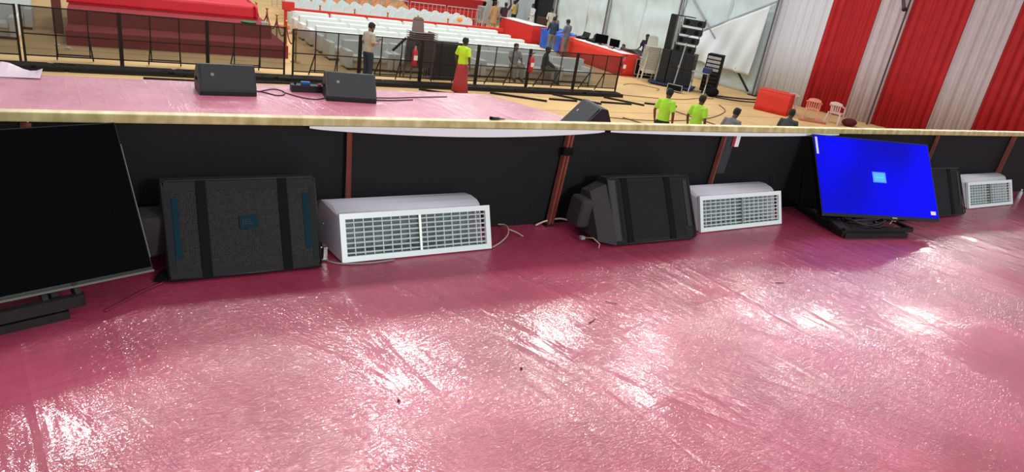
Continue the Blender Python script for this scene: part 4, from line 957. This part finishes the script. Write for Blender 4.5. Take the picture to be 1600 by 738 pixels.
def person(label, x, y, z0, face, pose='stand', h=1.68, shirt=None, lower=None, kind='trousers', skin=(120, 80, 60), arms=None, lean=0, look=0, tilt=0, sleeve='short', detail=True, beard=False, name='person', turn=0, shoes=None, kurta=0, rise=0):
    """face = heading of the chest in degrees (0 = +y, away from the stage)"""
    S = h/1.70; t = thing(name, label, 'person', (x, y, z0), math.radians(face))
    SK = skin_mat(skin); shirt = shirt or PAPER; lower = lower or BLK2
    ph = .50 if pose == 'sit' else .95
    pel = Vector((0, 0, ph)); up = Vector((0, math.sin(lean), math.cos(lean)))
    waist = pel+up*.14; chest = pel+up*.33; sh = pel+up*.475; neck = pel+up*.53+Vector((0, .01, 0)); fw = Vector((0, 1, 0))
    hd = neck+up*.135+Vector((0, .02+.06*math.sin(tilt), -.02*math.sin(tilt)))
    RS, LS = sh+Vector((.185, 0, -.02)), sh+Vector((-.185, 0, -.02))
    if pose == 'stand':
        legs = [((s*.095, 0, .90), (s*.115, .03+turn*s*.05, .50), (s*.125, -.01+turn*s*.10, .085), (s*.14, .13+turn*s*.1, .03)) for s in (1, -1)]
    elif pose == 'walk':
        legs = [((.095, 0, .90), (.11, .16, .50), (.11, .10, .09), (.12, .24, .05)), ((-.095, 0, .90), (-.11, -.02, .50), (-.11, -.26, .14), (-.12, -.14, .05))]
    else:
        legs = [((s*.10, .02, .50), (s*.16, .46, .52), (s*.15, .48, .09), (s*.17, .62, .04)) for s in (1, -1)]
    if pose == 'walk': ph = .95; 
    dfl = {'down': ((.27, -.03, sh.z-.29), (.26, .05, sh.z-.54)), 'bent': ((.26, -.02, sh.z-.29), (.12, .22, sh.z-.22)), 'front': ((.25, .06, sh.z-.28), (.20, .28, sh.z-.34)),
           'hip': ((.36, -.08, sh.z-.24), (.20, .04, sh.z-.42)), 'knee': ((.24, .12, sh.z-.26), (.16, .36, sh.z-.38)), 'up': ((.28, .02, sh.z+.22), (.22, .08, sh.z+.50)), 'cross': ((.27, .06, sh.z-.26), (-.02, .20, sh.z-.26)), 'back': ((.26, -.16, sh.z-.27), (.24, -.20, sh.z-.52))}
    arms = arms or ('down', 'down')
    AR = []
    for s, a in ((1, arms[0]), (-1, arms[1])):
        e, w_ = dfl[a]; L = (lean if pose != 'x' else 0)
        AR.append((s, (RS if s > 0 else LS), Vector((e[0]*s, e[1]+(sh.y), e[2])), Vector((w_[0]*s, w_[1]+sh.y, w_[2]))))
    # ---- body: one continuous surface
    m = M()
    m.tube([pel-up*.06, pel+up*.05, waist, chest, sh, neck-up*.02], [.13, .15, .125, .145, .12, .06], 14, el=[.75, .72, .72, .70, .62, .9], side=(1, 0, 0))
    m.tube([neck-up*.06, neck+up*.06], [.056, .052], 12)
    for s, a, e, w_ in AR:
        m.tube([sh+Vector((s*.09, 0, -.02)), a, a.lerp(e, .4), e, e.lerp(w_, .35), w_], [.055, .052, .046, .037, .036, .025], 10)
        d = w_-e; n = Vector((-s, .2, 0)) if d.normalized().z < -.6 else Vector((0, .1, -1)) if arms != ('bent', 'bent') else Vector((-s*.3, -.2, 1))
        n = (n-d.normalized()*n.dot(d.normalized())).normalized(); sd = d.normalized().cross(n)*(1 if s > 0 else -1)
        if sd.y < 0 and abs(sd.y) > .3: sd = -sd
        hand(m, w_, d, n, sd, .5)
    for hp, kn, an, toe in legs:
        m.tube([hp, Vector(hp).lerp(Vector(kn), .45), kn, Vector(kn).lerp(Vector(an), .35), an], [.088, .075, .054, .052, .036], 10)
        a = Vector(an); m.tube([a+Vector((0, -.05, -.05)), a+Vector((0, .02, -.035)), Vector(toe)+Vector((0, -.03, 0)), toe], [.034, .044, .042, .028], 8, el=[.8, .9, .65, .6], side=(1, 0, 0))
    # head
    hr = Matrix.Rotation(math.radians(look), 4, 'Z') @ Matrix.Rotation(-tilt, 4, 'X')
    T_ = lambda v: hd+(hr @ Vector(v))
    m.tube([T_((0, -.005, -.115)), T_((0, .012, -.09)), T_((0, .005, -.03)), T_((0, -.004, .04)), T_((0, -.01, .085)), T_((0, -.012, .112))], [.036, .056, .071, .078, .062, .030], 14, el=[1.1, 1.22, 1.26, 1.22, 1.2, 1.2], side=hr @ Vector((1, 0, 0)))
    m.tube([T_((0, .080, .022)), T_((0, .098, -.006)), T_((0, .104, -.024)), T_((0, .088, -.034))], [.009, .012, .016, .010], 8)      # nose
    m.sph(T_((0, .072, -.088)), .022, 8)
    for s in (1, -1):
        m.sph(T_((s*.077, -.002, -.005)), .020, 8, (.45, .8, 1.3)); m.sph(T_((s*.030, .078, .018)), .012, 8, (1.3, .5, .6)); m.sph(T_((s*.026, .085, -.050)), .010, 8, (1.2, .6, .7))
    b = m.obj('body', SK, t, True); remesh(b, .0115 if detail else .016)
    # face details
    f = M()
    for s in (1, -1): f.sph(T_((s*.030, .082, .008)), .0125, 8, (1.2, .55, .7))
    f.obj('eyes', EYEW, b, True); f = M()
    for s in (1, -1): f.sph(T_((s*.030, .089, .008)), .0065, 8, (1, .5, 1))
    f.obj('pupils', EYED, b, True); f = M()
    for s in (1, -1): f.tube([T_((s*.012, .091, .028)), T_((s*.030, .091, .034)), T_((s*.048, .078, .028))], .0045, 6)
    f.obj('eyebrows', HAIR, b, True)
    M().tube([T_((-.024, .086, -.056)), T_((0, .096, -.054)), T_((.024, .086, -.056))], [.004, .008, .004], 8, el=.7).obj('mouth', LIP, b, True)
    if beard:
        m = M(); m.tube([T_((-.062, .02, -.05)), T_((-.045, .062, -.078)), T_((0, .086, -.088)), T_((.045, .062, -.078)), T_((.062, .02, -.05))], [.016, .022, .026, .022, .016], 8); o = m.obj('beard', HAIR, b, True)
    # hair
    m = M()
    m.tube([T_((0, -.030, -.055)), T_((0, -.024, -.01)), T_((0, -.018, .045)), T_((0, -.012, .095)), T_((0, -.008, .128))], [.068, .083, .089, .076, .034], 16, el=[.95, 1.10, 1.20, 1.22, 1.2], side=hr @ Vector((1, 0, 0)))
    rr = random.Random(int(x*100)); 
    for k in range(12):
        a = rr.uniform(-2.6, 2.6); m.sph(T_((.060*math.sin(a), -.01+.075*math.cos(a), .078+rr.uniform(0, .03))), .024, 6)
    hobj = m.obj('hair', HAIR, t, True); remesh(hobj, .012)
    # ---- clothes
    m = M(); low = kurta
    bot = pel-up*(.02+low)
    ring = [bot, pel+up*.08, waist+up*.02, chest, sh-up*.02, sh+up*.028, neck-up*.005]
    m.tube(ring, [.165+low*.12, .162, .150, .168, .150, .100, .066], 18, el=[.80, .80, .80, .74, .66, .80, .95], side=(1, 0, 0))
    for s, a, e, w_ in AR:
        if sleeve == 'short': m.tube([sh+Vector((s*.08, 0, -.025)), a+Vector((0, 0, .004)), a.lerp(e, .45), a.lerp(e, .78)], [.07, .068, .066, .066], 12)
        else: m.tube([sh+Vector((s*.08, 0, -.025)), a+Vector((0, 0, .004)), a.lerp(e, .5), e, w_-(w_-e).normalized()*.02], [.07, .067, .058, .050, .040], 12)
    o = m.obj('shirt', shirt, t, True); remesh(o, .016)
    tx = bpy.data.textures.get('cloth_folds') or bpy.data.textures.new('cloth_folds', 'CLOUDS'); tx.noise_scale = .11
    dm = o.modifiers.new('folds', 'DISPLACE'); dm.texture = tx; dm.strength = .018; dm.mid_level = .45
    m = M(); m.tube([neck-up*.028+Vector((0, -.004, 0)), neck+up*.012+Vector((0, -.004, 0))], [.084, .068], 14, el=.98, side=(1, 0, 0)); m.obj('collar', shirt, t, True)
    m = M()
    if kind == 'trousers':
        m.tube([pel-up*.10, pel-up*.0, pel+up*.06], [.14, .158, .150], 16, el=.78, side=(1, 0, 0))
        for hp, kn, an, toe in legs:
            hp, kn, an = Vector(hp), Vector(kn), Vector(an)
            m.tube([hp, hp.lerp(kn, .5), kn, kn.lerp(an, .5), an+Vector((0, 0, .02))], [.105, .090, .074, .066, .062], 12)
        o = m.obj('trousers', lower, t, True); remesh(o, .016)
    else:
        n = 18
        V = []
        for zz, rx in ((ph+.06, .155), (ph-.10, .19), (.45, .24), (.10, .30)):
            V.append([m.bm.verts.new(((rx*(1+.05*math.cos(9*2*PI*k/n*.5)*(ph-zz)))*math.cos(2*PI*k/n), (rx*.78+.02*math.sin(k*2.1)*(ph-zz))*math.sin(2*PI*k/n), zz)) for k in range(n)])
        for a, b2 in zip(V, V[1:]):
            for k in range(n): m.bm.faces.new((a[k], a[(k+1) % n], b2[(k+1) % n], b2[k]))
        m.obj('skirt', lower, t, True, thick=.008)
    m = M()
    for hp, kn, an, toe in legs:
        a = Vector(an); tt = Vector(toe); m.tube([a+Vector((0, -.06, -.052)), a+Vector((0, -.01, -.03)), a+Vector((0, .04, -.035)), tt+Vector((0, -.02, -.002)), tt+Vector((0, .025, -.006))], [.030, .050, .050, .048, .026], 10, el=[.8, .9, .8, .6, .6], side=(1, 0, 0))
    m.obj('shoes', shoes or mat('dark_shoes', (44, 38, 36), .5), t, True)
    t.scale = (S, S, S)
    if rise: t.location.z += rise
    return t, AR, hd, T_

NEON = mat('neon_shirt', (200, 236, 44), .8); NEON2 = mat('neon_shirt_green', (176, 232, 64), .8)
OLIVE = mat('stone_tshirt', (178, 166, 150), .85); JEANS = mat('dark_jeans', (38, 48, 62), .8, bump=.2, bscale=90); RSK = mat('red_checked_skirt', (170, 56, 62), .85, var=.3, vscale=30)
NAVY = mat('navy_shirt', (42, 56, 78), .8); GREYS = mat('grey_shirt', (96, 104, 120), .8); KHAKI = mat('khaki_trousers', (120, 116, 104), .8); DK = mat('dark_clothes', (30, 30, 36), .85)
TAN = mat('tan_kurta', (176, 142, 100), .85); YEL = mat('yellow_shirt', (196, 176, 100), .85); WHK = mat('white_kurta', (206, 212, 210), .85); CREAM = mat('cream_shirt', (200, 196, 180), .85); GREYT = mat('grey_trousers', (110, 112, 114), .8)

# man with the phone, in profile facing right
p, AR, _, _ = person('bearded man in stone t-shirt and dark jeans looking at his phone', 6.42, 19.40, G, -75, 'stand', 1.74, OLIVE, JEANS, skin=(150, 104, 84), arms=('bent', 'bent'), look=0, tilt=.45, beard=True)
# phone rests in his raised hands
W_ = p.matrix_world
ph_ = M().box((0, 0, 0), (.075, .15, .009)).bevel(.003).obj('mobile_phone', TVB)
_s = 1.74/1.70; _a = math.radians(-75); _l = Vector((.0, .33, .95+.475-.20))*_s
ph_.location = (6.42+_l.x*math.cos(_a)-_l.y*math.sin(_a), 19.40+_l.x*math.sin(_a)+_l.y*math.cos(_a), G+_l.z+.03); ph_.rotation_euler = (.6, 0, _a)
tag(ph_, 'dark mobile phone held up by the man in stone t-shirt', 'phone')
person('worker in bright yellow-green shirt and long red skirt before the barricade', 9.05, 18.55, G, -65, 'stand', 1.66, NEON, RSK, kind='skirt', skin=(92, 58, 48), arms=('down', 'down'), look=-10, tilt=.1)
# heads and shoulders above the gold rail
person('man in lime green shirt, left one of two above the gold rail', 11.72, 12.45, G, -72, 'walk', 1.66, NEON2, DK, skin=(104, 66, 52), look=-8, tilt=.35, arms=('down', 'down'))
person('man in lime green shirt, right one of two above the gold rail', 12.45, 12.05, G, -78, 'walk', 1.62, NEON2, DK, skin=(96, 60, 48), look=0, tilt=.3, arms=('down', 'down'))
person('man with bowed black-haired head in pale shirt just above gold rail', 12.36, 10.9, G, -80, 'walk', 1.60, mat('pale_grey_shirt', (120, 118, 122), .8), DK, skin=(110, 70, 58), lean=.16, tilt=.45)
person('man in dark grey jacket with white collar bending above gold rail', 14.5, 11.0, G, -60, 'stand', 1.60, mat('dark_grey_jacket', (66, 70, 68), .85, var=.25, vscale=20), DK, skin=(70, 48, 42), lean=.25, tilt=.5, sleeve='long', arms=('front', 'front'))
# seated on the front-row sofas
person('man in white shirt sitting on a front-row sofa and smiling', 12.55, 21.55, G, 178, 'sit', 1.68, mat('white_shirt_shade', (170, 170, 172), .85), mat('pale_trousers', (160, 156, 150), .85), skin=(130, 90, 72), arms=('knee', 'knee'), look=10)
person('person in black sitting sideways on front-row sofa with knee up', 13.75, 21.35, G, -120, 'sit', 1.70, DK, GREYT, skin=(90, 60, 50), arms=('knee', 'knee'), look=-20, tilt=.2, sleeve='long')
# by the tables
person('man in navy shirt and khaki trousers, back turned, by the blue tarp', 18.55, 28.55, G, -15, 'stand', 1.72, NAVY, KHAKI, skin=(110, 76, 60), arms=('front', 'front'), tilt=.3, sleeve='long', look=-30)
person('man in grey-blue shirt standing beside the man in navy', 18.85, 27.75, G, 20, 'stand', 1.74, GREYS, GREYT, skin=(110, 76, 60), arms=('front', 'front'), tilt=.4, look=10, sleeve='short')
person('man in black with hand on hip before the white tent wall', 21.2, 24.7, G, 110, 'stand', 1.74, mat('navy_black_tshirt', (26, 30, 44), .85), DK, skin=(96, 66, 54), arms=('front', 'hip'), look=0, tilt=.25)
person('man with moustache sitting behind the covered black mixing desk', 21.25, 26.35, G, 130, 'sit', 1.68, mat('black_shirt', (24, 28, 30), .85), DK, skin=(130, 92, 74), arms=('front', 'front'), beard=True, rise=-.22)
# far group
person('man in tan kurta standing with his back turned', 18.3, 34.3, G, 0, 'stand', 1.72, TAN, TAN, skin=(96, 66, 50), arms=('down', 'down'), detail=False, kurta=.35, sleeve='long')
person('man in yellow shirt standing beside the pole at the back', 21.4, 37.6, G, 30, 'stand', 1.68, YEL, DK, skin=(96, 66, 50), arms=('front', 'front'), detail=False)
person('man in grey standing behind the man in yellow shirt', 22.1, 38.6, G, 60, 'stand', 1.74, mat('mid_grey_shirt', (130, 136, 142), .85), GREYT, skin=(96, 66, 50), detail=False, sleeve='long')
person('man in long white kurta standing left of the dark doorway', 22.0, 36.4, G, 90, 'stand', 1.70, WHK, WHK, skin=(96, 66, 50), arms=('down', 'front'), detail=False, kurta=.35, sleeve='long')
person('man in cream shirt looking down before the dark doorway', 22.4, 34.9, G, 150, 'stand', 1.68, CREAM, CREAM, skin=(110, 76, 60), arms=('front', 'front'), tilt=.5, detail=False, sleeve='long')
person('short person in grey-brown top beside the man in cream shirt', 21.9, 33.6, G, 170, 'stand', 1.40, mat('grey_brown_top', (130, 122, 112), .85), DK, skin=(120, 84, 66), detail=False)
person('man in dark maroon shirt reaching up with one arm', 18.95, 34.35, G, -40, 'stand', 1.72, mat('maroon_shirt', (52, 22, 38), .85), mat('dark_navy_trousers', (24, 24, 36), .85), skin=(96, 66, 50), arms=('up', 'front'), detail=False, lean=.22, sleeve='long')
